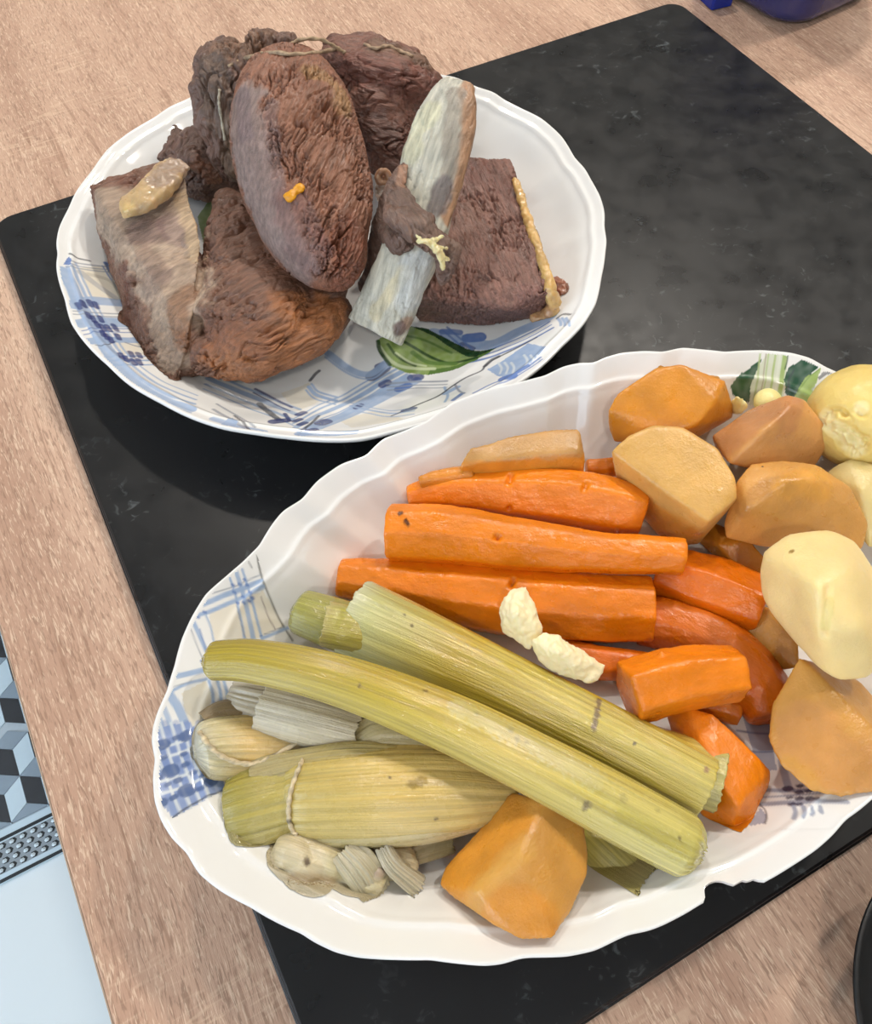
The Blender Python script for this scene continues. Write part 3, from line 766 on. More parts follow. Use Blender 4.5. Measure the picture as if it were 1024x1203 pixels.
st = []
def e5(*p): return Zm(160, 600, 4.0, p)
def f6(*p): return Zm(160, 840, 4.0, p)
def g1(*p): return Zm(780, 880, 4.197, p)
def h4(*p): return Zm(740, 380, 3.606, p)
st.append(('p', e5((340, 470), (600, 380), (700, 545), (590, 600), (360, 620)), 0, CR, .75)); st.append(('p', e5((215, 860), (330, 800), (360, 880), (290, 1020), (240, 1000)), 0, CR, .9))
st.append(('l', e5((565, 190), (575, 250), (595, 320), (630, 410), (680, 520), (735, 612)), .0021, S(120, 120, 116), .95))
st.append(('l', e5((525, 235), (545, 270)), .0014, DG, .7))
st.append(('l', e5((315, 440), (430, 395), (590, 330)), .0046, PB, 1)); st.append(('l', e5((270, 500), (330, 480), (460, 430), (600, 360)), .0040, PB, 1)); st.append(('l', e5((360, 392), (470, 355), (590, 300)), .0011, GB, .9))
st.append(('l', e5((435, 310), (475, 440), (510, 605)), .0024, PB, 1)); st.append(('l', e5((470, 290), (510, 430), (550, 610)), .0046, PB, .95)); st.append(('l', e5((500, 280), (545, 430), (590, 605)), .0028, PB, 1)); st.append(('l', e5((470, 440), (500, 560), (515, 605)), .0010, GB, 1))
for x, y in ((452, 352), (458, 385), (475, 435), (502, 432), (530, 425), (547, 412), (510, 325), (522, 352), (485, 348), (535, 385), (500, 405), (290, 502), (322, 478), (590, 590), (310, 708)):
    st.append(('l', e5((x - 4, y), (x + 4, y + 3)), .0026, MB, .9))
st.append(('l', e5((255, 550), (275, 600), (310, 690)), .0010, GB, 1)); st.append(('l', e5((268, 520), (300, 590), (330, 660)), .0042, PB, .95)); st.append(('l', e5((325, 490), (350, 550), (365, 620)), .0016, PB, 1)); st.append(('l', e5((300, 560), (330, 660)), .0015, MB, .6))
st.append(('l', e5((190, 778), (330, 748)), .0056, PB, 1)); st.append(('l', e5((155, 862), (240, 815), (335, 792)), .0030, PB, 1)); st.append(('l', e5((170, 835), (260, 800)), .0010, GB, .8))
st.append(('l', e5((590, 600), (720, 552)), .0034, PB, 1)); st.append(('l', e5((600, 580), (700, 545)), .0010, GB, 1))
st.append(('l', e5((590, 410), (620, 490), (655, 560)), .0012, S(120, 100, 100), .8))
for x in (345, 385, 415): st.append(('l', e5((x, 800), (x + 15, 850), (x + 18, 900)), .0030, PB, 1))
st.append(('l', e5((160, 868), (200, 930), (250, 1040)), .0080, PB, .95)); st.append(('l', e5((120, 900), (160, 1000), (180, 1060)), .0050, PB, .8)); st.append(('l', e5((100, 960), (130, 1060)), .0060, PB, .8))
st.append(('p', f6((75, 130), (110, 60), (250, 30), (330, 120), (420, 348), (175, 486), (110, 395), (85, 300)), 0, S(150, 168, 206), .95))
for off in (-200, -150, -95, -40, 15, 70): st.append(('l', f6((60, 345 + off), (240, 290 + off), (420, 190 + off)), .0060, MB, .45))
for off in (-60, -10, 45, 100, 150, 205): st.append(('l', f6((90 + off, 40), (150 + off, 230), (250 + off, 470)), .0060, MB, .45))
for off in (-175, -122, -10, 45): st.append(('l', f6((60, 345 + off), (240, 290 + off), (420, 190 + off)), .0026, GL, .85))
for off in (-35, 20, 75, 128): st.append(('l', f6((90 + off, 40), (150 + off, 230), (250 + off, 470)), .0026, GL, .85))
for x, y, w in ((125, 138, .0105), (236, 98, .0105), (165, 265, .0125), (242, 358, .0125), (350, 316, .0095), (122, 415, .0085), (190, 105, .005), (130, 200, .0045), (225, 185, .0045), (110, 300, .0045), (200, 310, .0055), (270, 270, .0045), (235, 235, .0050), (300, 350, .0050), (180, 390, .0050), (150, 330, .004), (310, 285, .004)):
    st.append(('l', f6((x - 8, y + 4), (x + 8, y - 4)), w, MB * 0.62, .95))
st.append(('l', f6((170, 488), (230, 445), (300, 405), (420, 352)), .0016, DG, .9))
UB = S(150, 158, 178)
st.append(('l', g1((430, 200), (600, 205), (780, 200)), .0044, UB, .9)); st.append(('l', g1((430, 240), (600, 232), (800, 215)), .0016, UB, 1)); st.append(('l', g1((470, 272), (640, 262), (900, 262)), .0046, UB, .85)); st.append(('l', g1((575, 60), (590, 130), (612, 190)), .0062, UB, .8))
for x, y, w in ((610, 196, .0062), (668, 182, .004), (665, 212, .0046), (712, 205, .004), (620, 240, .0026), (668, 242, .004), (715, 243, .0042), (750, 243, .002), (630, 272, .0034), (665, 272, .003)):
    st.append(('l', g1((x - 8, y + 2), (x + 8, y - 2)), w, S(48, 50, 82), .9))
for x, y in ((640, 345), (685, 335), (725, 322), (768, 300)): st.append(('l', g1((x - 2, 282), (x + 6, 310), (x - 2, y)), .0032, UB, .9))
st.append(('p', g1((415, 382), (420, 355), (470, 285), (500, 330), (497, 368)), 0, UB, .95)); st.append(('l', g1((460, 268), (490, 300), (500, 340), (494, 370)), .0014, DG, .9))
st.append(('p', [(868, 822), (902, 826), (908, 880), (912, 905), (896, 905), (880, 870)], 0, S(160, 168, 188), .9))
for y in (838, 858, 880): st.append(('l', [(865, y), (890, y + 4), (925, y + 2)], .0022, S(112, 120, 150), .9))
st.append(('p', h4((420, 272), (470, 212), (555, 155), (525, 225), (505, 335), (465, 335), (430, 300)), 0, S(38, 84, 54), 1))
st.append(('p', h4((582, 124), (620, 116), (665, 120), (660, 245), (645, 330), (505, 345), (508, 260), (540, 190)), 0, S(214, 220, 200), 1))
for x0, w, c_ in ((640, .0052, S(150, 178, 92)), (600, .0028, S(170, 192, 120)), (570, .0020, S(180, 200, 140)), (620, .0018, S(224, 228, 214)), (535, .0024, S(178, 196, 140)), (560, .0014, S(160, 150, 120))):
    st.append(('l', h4((x0 + 15, 126), (x0 + 5, 200), (x0 - 12, 320)), w, c_, .9))
st.append(('l', h4((665, 122), (662, 160), (655, 195)), .0016, S(60, 90, 50), 1))
st.append(('p', h4((655, 300), (650, 240), (668, 188), (730, 155), (802, 182), (735, 240), (700, 310), (680, 320)), 0, S(36, 80, 56), 1))
st.append(('l', h4((690, 200), (670, 240), (665, 290)), .0022, S(70, 78, 82), .7))
st.append(('p', h4((695, 310), (735, 235), (812, 185), (782, 262), (745, 345), (700, 345)), 0, S(156, 182, 104), 1)); st.append(('l', h4((710, 290), (750, 235), (800, 195)), .0016, S(120, 150, 80), .8))
st.append(('p', h4((790, 235), (815, 210), (850, 204), (868, 212), (830, 222), (800, 242)), 0, S(130, 132, 138), .9)); st.append(('l', h4((770, 280), (830, 240), (890, 215)), .0022, S(190, 194, 200), .9))
for reg in ([[(298, 640), (316, 690), (350, 756), (300, 800), (270, 840), (264, 930), (204, 962), (186, 958), (180, 900), (184, 845), (200, 800), (210, 760), (228, 715), (260, 682)],
                        [(840, 816), (880, 818), (908, 815), (920, 890), (1030, 940), (985, 975), (920, 975), (875, 985), (880, 900)],
                        [(852, 470), (860, 440), (895, 412), (930, 414), (970, 430), (992, 440), (960, 480), (900, 480)]]):
    PLATTER.decor(platter, [reg], st, 0.36)

#FOOD#
# ------------------------------------------------------------------ food: materials
M_carrot = food_mat('boiled_carrot', 0.36, 0.2, (0.0030, 0.0020, 0.0004), 0.1, (260, 520, 520), 0.5, 0.0006, 0.76, 1.04, (40, 130, 130), 0.02)
M_turnip = food_mat('boiled_turnip', 0.38, 0.3, (0.0050, 0.0036, 0.0012), 0.12, (420, 560, 560), 0.5, 0.0005, 0.76, 1.0, (60, 60, 60), 0.05)
M_potato = food_mat('boiled_potato', 0.44, 0.3, (0.006, 0.0045, 0.0020), 0.05, (300, 300, 300), 0.3, 0.0004, 0.94, 1.06, (70, 70, 70), 0.05)
M_celery = food_mat('boiled_celery', 0.15, 0.2, (0.003, 0.0030, 0.0008), 0.9, (60, 1500, 300), 0.6, 0.0006, 0.66, 1.06, (16, 800, 200), 0.05, 0.08)
M_leek = food_mat('boiled_leek', 0.28, 0.3, (0.004, 0.0034, 0.0016), 0.45, (40, 1700, 300), 0.6, 0.0005, 0.76, 1.05, (18, 1300, 200), 0.015)
M_meat = food_mat('boiled_beef', 0.46, 0.06, (0.002, 0.0009, 0.0006), 0.08, (220, 1700, 1700), 0.85, 0.0008, 0.62, 1.22, (80, 520, 520), 0.0)
M_bone = food_mat('boiled_bone', 0.48, 0.2, (0.003, 0.0025, 0.0018), 0.1, (200, 800, 800), 0.8, 0.0008, 0.55, 1.12, (60, 420, 420), 0.12)
M_fat = food_mat('beef_fat', 0.3, 0.5, (0.006, 0.004, 0.002), 0.4, (300, 300, 300), 0.4, 0.0006, 0.8, 1.15, (120, 120, 120))
M_twine = food_mat('kitchen_twine', 0.6, 0.1, (0.001, 0.001, 0.001), 0.0, (900, 4000, 4000), 0.6, 0.0004, 0.6, 1.2, (300, 600, 600))

def pm(px, py, h):            # metres per pixel at a point
    P = at(px, py, h); return float((P - CAM) @ RW[:, 2]) / FPX
def L(pts, **kw):             # loft through (px, py, h, half width px[, half height px])
    sp = [at(*p[:3]) for p in pts]
    rad = [(p[3] * pm(*p[:3]), (p[4] if len(p) > 4 else p[3]) * pm(*p[:3])) for p in pts]
    return loft(sp, rad, **kw)
def H(*pts): return hull([at(*p) for p in pts])
def dirv(a, b): return at(*b) - at(*a)
PS = PLATTER.surf; MS = PLATE.surf

# ------------------------------------------------------------------ carrots
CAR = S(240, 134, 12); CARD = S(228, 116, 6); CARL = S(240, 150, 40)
def carrot(pts, label, facets=8, roll=0.2, seed=0, base=CAR, smooth=7, cuts=(), paint=(), rough_end=True, rings=24):
    parts = [L(pts, facets=facets, roll=roll, rings=rings)]
    def shape(V, N):
        for px, py, h, wid, dep, ln in cuts:         # little knife nicks
            c = surface_points(V, [(px, py)])
            if not len(c): continue
            c = c[0]; ax = dirv((px, py, h), (px + 4, py - 12, h)); ax /= np.linalg.norm(ax)
            d = V - c; al = d @ ax; pr = np.linalg.norm(d - al[:, None] * ax, axis=1)
            m = np.clip(1 - pr / wid, 0, 1) * np.clip(1 - (np.abs(al) / ln) ** 4, 0, 1)
            V = V - N * (dep * m)[:, None]
        return V
    o, bv = organic('carrot', parts, M_carrot, base, 0.0008, smooth, dirv(pts[0][:3], pts[-1][:3]), (0.0005, 70), None, (0.00012, 420), PS, paint, seed, 0.05, shape=shape)
    tag(o, label, 'carrot', 'boiled carrots on the oval platter'); return o, bv
carrot([(479, 583, .027, 13), (520, 577, .029, 21), (580, 578, .030, 28), (660, 584, .031, 35), (735, 597, .031, 33), (757, 602, .031, 28)],
       'tapered orange carrot farthest back, in front of the thin turnip slab', 7, .4, 11, cuts=[(598, 558, .046, .0018, .0026, .004), (690, 575, .044, .0018, .0024, .004), (594, 600, .042, .0016, .003, .003)])
carrot([(458, 626, .031, 36), (520, 628, .034, 36), (600, 638, .036, 33), (700, 649, .037, 26), (780, 653, .037, 24), (803, 655, .037, 23)],
       'long orange carrot lying second from the back with a dark-specked blunt left end', 8, .15, 12, cuts=[(583, 628, .044, .0022, .0028, .0016)],
       paint=[([(470, 603)], .0012, S(60, 20, 8), .9), ([(476, 612), (479, 616)], .0010, S(60, 20, 8), .9)])
carrot([(398, 679, .0185, 24), (470, 688, .0185, 33), (560, 702, .0185, 42), (660, 713, .0185, 44), (763, 717, .0185, 42)],
       'thick orange carrot touching the upper celery stalk and the broken potato crumbs', 8, .0, 13, cuts=[(603, 680, .033, .0016, .003, .003)])
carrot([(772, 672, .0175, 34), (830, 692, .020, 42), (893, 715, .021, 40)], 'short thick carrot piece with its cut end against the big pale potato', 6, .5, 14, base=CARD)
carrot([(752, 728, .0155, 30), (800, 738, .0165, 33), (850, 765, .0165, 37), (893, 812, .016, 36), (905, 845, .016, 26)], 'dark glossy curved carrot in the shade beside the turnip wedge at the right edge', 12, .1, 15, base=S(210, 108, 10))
carrot([(737, 815, .036, 41), (800, 797, .0365, 40), (868, 790, .035, 35)], 'stubby carrot piece on top with a round cut face toward the celery', 6, .75, 16, cuts=[(776, 766, .045, .0016, -.0018, .0012)])
o, _ = organic('carrot', [H((782, 838, .022), (806, 828, .030), (838, 838, .033), (890, 888, .031), (906, 905, .027), (904, 924, .022), (882, 964, .022), (858, 988, .014), (820, 955, .014), (838, 900, .035), (866, 948, .033), (790, 850, .010), (850, 960, .008), (890, 920, .008))], M_carrot, CAR, .00075, 8, dirv((790, 840, .02), (880, 960, .02)), (.0004, 70), None, (.0001, 420), PS, (), 17, .05)
tag(o, 'wedge shaped carrot piece beyond the celery ends, lowest of the carrots', 'carrot', 'boiled carrots on the oval platter')
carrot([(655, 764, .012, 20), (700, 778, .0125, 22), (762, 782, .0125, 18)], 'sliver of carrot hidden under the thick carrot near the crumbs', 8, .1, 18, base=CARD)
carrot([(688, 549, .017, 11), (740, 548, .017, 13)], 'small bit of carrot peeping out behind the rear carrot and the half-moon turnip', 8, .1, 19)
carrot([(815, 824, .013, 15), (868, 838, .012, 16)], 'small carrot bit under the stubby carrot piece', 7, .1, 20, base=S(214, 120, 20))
carrot([(492, 567, .034, 9), (520, 561, .035, 11), (556, 557, .036, 11)], 'thin yellowish carrot strip behind the left end of the rear carrot', 9, .1, 21, base=S(222, 140, 40))

# ------------------------------------------------------------------ turnips
TUR = S(214, 156, 72); TURF = S(222, 172, 94); TURO = S(220, 144, 40); TURB = S(206, 150, 94)
def turnip(pts, label, seed, base=TUR, paint=(), smooth=5, extra=()):
    o, bv = organic('turnip_chunk', [H(*pts)] + list(extra), M_turnip, base, 0.00095, smooth, (1, 0.3, 0), (0.0003, 45), None, (0.00008, 600), PS, paint, seed, 0.06)
    tag(o, label, 'turnip', 'yellow turnip chunks on the oval platter'); return o, bv
turnip([(713, 482, .044), (724, 462, .047), (772, 431, .052), (800, 427, .054), (852, 446, .050), (842, 470, .050), (818, 500, .045), (780, 516, .040), (745, 521, .034), (720, 520, .030), (714, 502, .034), (862, 478, .034), (861, 491, .030), (822, 514, .030),
        (760, 470, .012), (830, 480, .012), (760, 510, .012)], 'orange-yellow turnip chunk with a flat top, rearmost against the platter rim', 31, TURO)
turnip([(716, 530, .050), (738, 511, .053), (768, 499, .055), (803, 501, .056), (843, 525, .056), (864, 560, .054), (866, 586, .051), (833, 613, .050), (776, 574, .051), (722, 560, .036), (742, 592, .026), (772, 630, .018), (797, 642, .018), (820, 640, .020), (862, 592, .036), (770, 530, .008), (840, 570, .008), (780, 600, .008)],
       'half-moon turnip chunk with a large pale flat face, behind the carrot tips', 32, TURF, [([(728, 575), (760, 605), (800, 630), (850, 610)], .013, TURO, .75)])
turnip([(538, 550, .042), (550, 526, .046), (600, 511, .047), (655, 503, .047), (681, 503, .047), (688, 540, .041), (686, 562, .033), (538, 564, .034), (575, 541, .046), (680, 530, .047), (600, 545, .028), (660, 545, .028)],
       'thin tan turnip slab behind the rear carrot', 33, S(206, 156, 92), [([(545, 552), (600, 549), (684, 546)], .0045, TURO, .9)], 5)
turnip([(835, 512, .042), (880, 480, .046), (924, 463, .055), (946, 469, .055), (973, 503, .046), (972, 520, .042), (958, 548, .034), (900, 555, .042), (856, 545, .048), (898, 505, .059), (930, 475, .060), (840, 530, .02), (955, 540, .02), (900, 500, .012)],
       'ridged pinkish-tan turnip wedge between the rearmost chunk and the flaky potato', 34, S(218, 158, 92), [([(860, 508), (920, 470)], .012, S(196, 132, 84), .7)])
turnip([(866, 562, .049), (882, 544, .050), (920, 540, .051), (960, 545, .050), (925, 564, .058), (950, 562, .057), (1000, 572, .047), (1020, 616, .040), (1013, 646, .034), (900, 644, .032), (852, 633, .032), (849, 617, .035), (858, 596, .042), (880, 596, .050), (870, 620, .010), (1000, 620, .010)],
       'large glossy turnip chunk with a peeled ridge, directly behind the big pale potato', 35, S(222, 162, 84), [([(870, 596), (900, 572), (925, 563)], .004, S(196, 138, 70), .8), ([(930, 570), (965, 566)], .008, S(228, 164, 70), .7)])  # paint by the ridge carries a highlight put into the colour
turnip([(938, 771, .046), (975, 805, .046), (1028, 858, .045), (1060, 890, .044), (905, 828, .038), (901, 868, .035), (915, 900, .036), (950, 930, .038), (985, 938, .040), (1040, 930, .044), (1065, 905, .044), (965, 782, .030), (1010, 800, .032), (1050, 845, .032), (950, 830, .008), (1000, 870, .010)],
       'big turnip wedge with a broad cut face at the right edge below the big potato', 36, S(210, 152, 70), [([(950, 860), (1000, 900)], .012, S(208, 146, 84), .6)])
turnip([(600, 930, .036), (640, 938, .044), (685, 962, .036), (692, 1000, .033), (690, 1030, .034), (668, 1078, .038), (649, 1104, .043), (612, 1105, .043), (575, 1085, .040), (532, 1056, .031), (514, 1040, .026), (522, 1018, .025), (562, 1047, .043), (612, 1000, .047), (600, 1000, .007), (660, 1000, .008), (560, 1020, .007)],
       'orange turnip chunk alone at the front of the platter under the long celery', 37, S(216, 156, 72), [([(540, 1020), (590, 965)], .012, TURO, .8), ([(590, 1070), (630, 1095)], .010, TURO, .7), ([(565, 1045), (620, 995)], .004, S(226, 172, 84), .6)])
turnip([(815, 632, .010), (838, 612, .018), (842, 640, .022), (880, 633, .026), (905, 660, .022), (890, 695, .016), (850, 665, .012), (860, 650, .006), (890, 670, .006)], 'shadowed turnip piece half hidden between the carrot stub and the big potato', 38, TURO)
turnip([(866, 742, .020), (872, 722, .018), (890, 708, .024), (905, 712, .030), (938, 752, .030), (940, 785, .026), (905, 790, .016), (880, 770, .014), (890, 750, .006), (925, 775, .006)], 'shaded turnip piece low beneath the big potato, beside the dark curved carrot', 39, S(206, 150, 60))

# ------------------------------------------------------------------ potatoes
POT = S(240, 214, 150)
def potato(parts, label, seed, base=POT, smooth=12, paint=(), shape=None, voxel=.0009, fine=(.00008, 400), lumps=(0.0007, 40), group=None):
    o, bv = organic('potato', parts, M_potato, base, voxel, smooth, (1, 0, 0), lumps, None, fine, PS, paint, seed, 0.03, shape=shape)
    tag(o, label, 'potato', group); return o, bv
def slit(V, N):
    pts = surface_points(V, [(978, 690), (970, 722), (966, 750)])
    d = seg_dist(V, pts); return V - N * (0.0013 * np.clip(1 - d / .0020, 0, 1))[:, None]
potato([H((887, 674, .05), (890, 645, .055), (925, 622, .062), (975, 617, .066), (1005, 632, .066), (1046, 690, .062), (1052, 760, .056), (1022, 800, .050), (985, 804, .048), (957, 788, .046), (925, 750, .045), (897, 712, .044), (890, 694, .046), (958, 690, .078), (930, 672, .070), (992, 670, .076), (1014, 740, .070), (965, 745, .068), (960, 700, .034), (1000, 740, .034))],
       'big smooth pale potato on top of the pile at the right edge, with a slit', 51, smooth=45, shape=slit, paint=[([(930, 648)], .0011, S(140, 110, 40), .9), ([(975, 705), (968, 738)], .0018, S(226, 204, 130), .8)])
crumb = [([at(*p[:3])], p[3]) for p in ()]
def flaky(V, N):
    pts = surface_points(V, [(972, 490), (986, 508), (1004, 528), (1012, 480)])
    m = 1 - sstep(.0035, .0065, seg_dist(V, pts[:3]) + .0022 * pnoise(V * 160, 9)); m = np.maximum(m, 1 - sstep(.0015, .004, seg_dist(V, pts[3:]) + .0015 * pnoise(V * 200, 4)))
    return V + N * (m * (.0030 * np.abs(pnoise(V * np.array([150, 110, 150]), 12)) - .0022 + .0016 * pnoise(V * 420, 14)))[:, None]
p2, p2b = potato([blob(at(1014, 490, .044), (.0235, .0235, .021))],
                 'round yellow potato with a flaky broken side, at the back right corner of the platter', 52, S(228, 200, 118), 4, shape=flaky, voxel=.0006, paint=[([(970, 492), (988, 510), (1004, 528)], .0045, S(240, 224, 166), .8), ([(1012, 480)], .003, S(240, 224, 166), .8)])
potato([H((966, 556, .036), (997, 537, .043), (1030, 543, .045), (1062, 580, .042), (1064, 640, .036), (1020, 645, .034), (1000, 600, .036), (1012, 575, .046), (1000, 590, .010), (1050, 600, .010))],
       'dull yellow potato half hidden at the right edge behind the big pale potato', 53, S(222, 200, 136))
potato([blob(at(902, 472, .037), np.array([17, 17, 14]) * pm(902, 472, .037))], 'small pale potato piece peeping over the ridged turnip by the leaf print', 54, S(232, 220, 150), 5)
potato([H((858, 470, .036), (864, 465, .042), (872, 468, .044), (881, 476, .042), (870, 488, .036), (860, 488, .032), (866, 480, .028))], 'tiny ragged potato crumb between the two rear turnips', 55, S(240, 226, 160), 2, fine=(.0005, 420))
def frag(pts, label, seed):
    o, bv = organic('potato_crumb', [H(*pts)], M_potato, S(248, 232, 188), .0006, 4, (1, 0, 0), (.0007, 170), None, (.0005, 520), PS, (), seed, 0.03)
    tag(o, label, 'potato'); return o
frag([(585, 716, .046), (592, 700, .050), (603, 690, .052), (618, 690, .052), (630, 712, .050), (640, 742, .046), (622, 764, .042), (606, 752, .044), (590, 744, .042), (606, 720, .056), (605, 730, .036), (620, 750, .036)], 'broken white potato crumb standing between the thick carrot and upper celery', 56)
frag([(622, 752, .046), (640, 742, .049), (655, 746, .049), (685, 764, .045), (712, 782, .041), (703, 800, .039), (690, 804, .039), (655, 792, .042), (630, 775, .043), (655, 766, .052), (640, 768, .034), (690, 790, .032)], 'longer broken potato crumb lying along the upper celery stalk', 57)

# ------------------------------------------------------------------ celery and leeks: ribbed sheaths
def sheath(name, pts, mat, colf, arc=(-110, 110), thick=.12, ribs=0, ribamp=0.0, ns=150, nth=110, seed=0, wob=0.0, tilt=0.0, jag=(0.0, 0.0), flat=1.0, parent=None, floor=PS, full=False, fold=0.0, round_end=(0, 0), label=None, marks=()):
    """curved shell around a spine of (px, py, h, radius px); full=True gives a solid closed stalk"""
    sp = np.array([at(*p[:3]) for p in pts]); rad = np.array([[p[3] * pm(*p[:3])] for p in pts])
    C = catmull(sp, ns); R = catmull(rad, ns)[:, 0]
    T, sd, u = frames(C)
    Ls = np.r_[0, np.cumsum(np.linalg.norm(np.diff(C, axis=0), axis=1))]
    for e, k in ((0, 0), (1, -1)):
        if round_end[e]:
            d = np.clip((Ls if e == 0 else Ls[-1] - Ls) / round_end[e], 0, 1); R = R * np.sqrt(np.clip(1 - (1 - d) ** 2, .12, 1))
    a0, a1 = (-180, 180) if full else arc
    th = np.radians(np.linspace(a0, a1, nth, endpoint=not full)) + math.radians(tilt)
    SS, TH = np.meshgrid(np.arange(ns), th, indexing='ij')
    def surf(scale, rib):
        r = R[:, None] * scale
        P3 = np.c_[(np.cos(TH) * 2).ravel(), (np.sin(TH) * 2).ravel(), (Ls[SS] * 28).ravel()]
        nz = fbm(P3 * np.array([1, 1, 0.5]), seed, 2).reshape(TH.shape)
        rr = r * (1 + wob * nz)
        if rib and ribs:
            ph = TH * ribs + 3.0 * pnoise(P3 * np.array([1, 1, .12]), seed + 3).reshape(TH.shape)
            rr = rr + ribamp * (0.6 + 0.8 * pnoise(P3 * np.array([3, 3, .1]), seed + 6).reshape(TH.shape)) * (1 - np.abs(np.sin(ph / 2)) ** 0.7 * 1.4)
        if fold:
            P4 = np.c_[(np.cos(TH) * 3.2).ravel(), (np.sin(TH) * 3.2).ravel(), (Ls[SS] * 9).ravel()]
            fz = pnoise(P4, seed + 11).reshape(TH.shape); rr = rr - fold * np.clip(1 - np.abs(fz) * 5, 0, 1)
        x = rr * np.sin(TH); y = rr * np.cos(TH) * flat
        jj = np.zeros_like(TH)
        if jag[0] or jag[1]:
            jn = pnoise(np.c_[np.cos(th) * 5, np.sin(th) * 5, np.full(len(th), seed)], seed + 2) + 0.6 * pnoise(np.c_[np.cos(th) * 16, np.sin(th) * 16, np.full(len(th), seed)], seed + 4)
            e0 = np.exp(-(Ls / 0.006)); e1 = np.exp(-((Ls[-1] - Ls) / 0.006))
            jj = jag[0] * e0[:, None] * jn[None] + jag[1] * e1[:, None] * jn[None]
        P = C[:, None, :] + sd[:, None, :] * x[..., None] + u[:, None, :] * y[..., None] + T[:, None, :] * jj[..., None]
        return P.reshape(-1, 3)
    V = surf(1.0, True); F = []
    i = np.arange(ns - 1)[:, None]; j = np.arange(nth if full else nth - 1)[None]; k = (j + 1) % nth
    q = np.stack(np.broadcast_arrays(i * nth + j, i * nth + k, (i + 1) * nth + k, (i + 1) * nth + j), -1).reshape(-1, 4)
    fib = np.c_[(Ls[SS]).ravel(), (TH * R.mean()).ravel(), np.zeros(TH.size)]
    sfrac = (Ls[SS] / Ls[-1]).ravel(); thd = np.degrees(TH).ravel()
    if full:
        F = q.tolist(); caps = []
        for e, ii in ((0, 0), (1, ns - 1)):      # dished cut ends with inner rings
            prev = [ii * nth + jj for jj in range(nth)]; cen = V[prev].mean(0)
            for f_, push in ((0.86, 0.0006), (0.62, -0.0006), (0.40, 0.0004), (0.18, -0.0002)):
                o = len(V); dirn = T[ii] * (1 if e else -1)
                ringv = cen + (V[[ii * nth + jj for jj in range(nth)]] - cen) * f_ + dirn * push
                V = np.vstack([V, ringv]); fib = np.vstack([fib, fib[prev] + [0, 0, .01]]); sfrac = np.r_[sfrac, sfrac[prev]]; thd = np.r_[thd, thd[prev]]
                cur = list(range(o, o + nth))
                for a in range(nth):
                    b = (a + 1) % nth; F.append([prev[b], prev[a], cur[a], cur[b]] if e == 0 else [prev[a], prev[b], cur[b], cur[a]])
                prev = cur
            F.append(prev if e == 0 else prev[::-1])
    else:
        V2 = surf(1.0 - thick, False); o = len(V); V = np.vstack([V, V2]); fib = np.vstack([fib, fib]); sfrac = np.r_[sfrac, sfrac]; thd = np.r_[thd, thd]
        F = q.tolist() + (q[:, ::-1] + o).tolist()
        for a in range(ns - 1):
            F.append([a * nth, (a + 1) * nth, o + (a + 1) * nth, o + a * nth]); b = nth - 1
            F.append([(a + 1) * nth + b, a * nth + b, o + a * nth + b, o + (a + 1) * nth + b])
        for a in range(nth - 1):
            F.append([a + 1, a, o + a, o + a + 1]); b = (ns - 1) * nth + a
            F.append([b, b + 1, o + b + 1, o + b])
    if floor is not None: V[:, 2] = np.maximum(V[:, 2], floor(V[:, 0], V[:, 1]) + .0004)
    me = new_mesh(name, V, F); smooth_shade(me)
    bm_ = bmesh.new(); bm_.from_mesh(me); bmesh.ops.recalc_face_normals(bm_, faces=bm_.faces[:]); bm_.to_mesh(me); bm_.free()
    Cc = colf(sfrac, thd, V)
    if marks:
        bvw = bvh_of_world(V, F)
        for mpts, mr, mc, ms in marks:
            hp = [hit(bvw, *p) for p in mpts]; hp = [p for p in hp if p is not None]
            if hp:
                m = ms * (1 - sstep(mr * .5, mr * 1.2, seg_dist(V, hp) + mr * .6 * pnoise(V * 900, 3)))[:, None]; Cc = Cc * (1 - m) + np.array(mc)[None] * m
    set_cols(me, np.clip(Cc, .003, 1)); set_fib(me, fib)
    o = link(name, me, mat, parent)
    if label: o['label'] = label
    return o, bvh_of_world(V, F)
def bvh_of_world(V, F): return BVHTree.FromPolygons([tuple(v) for v in V], [tuple(f) for f in F])
def colmix(stops, side=None, streak=0.10, seed=0):
    xs = [s[0] for s in stops]; cs = np.array([s[1] for s in stops])
    def f(s, th, V):
        c = np.stack([np.interp(s, xs, cs[:, k]) for k in range(3)], 1)
        if side is not None:
            t0, t1, col, st_ = side; m = (sstep(t0, t1, th) * st_)[:, None]; c = c * (1 - m) + np.array(col)[None] * m
        return c * (1 + streak * pnoise(np.c_[th * .12, s * 2.2, np.zeros(len(s))], seed)[:, None])
    return f
CEL = S(200, 174, 56); CELD = S(190, 168, 58); CELP = S(220, 204, 136); CELY = S(210, 184, 80)
long_c = [(241, 776, .050, 23), (300, 777, .053, 26), (400, 800, .055, 30), (520, 846, .053, 34), (640, 905, .047, 37), (740, 958, .041, 39), (822, 1002, .037, 37)]
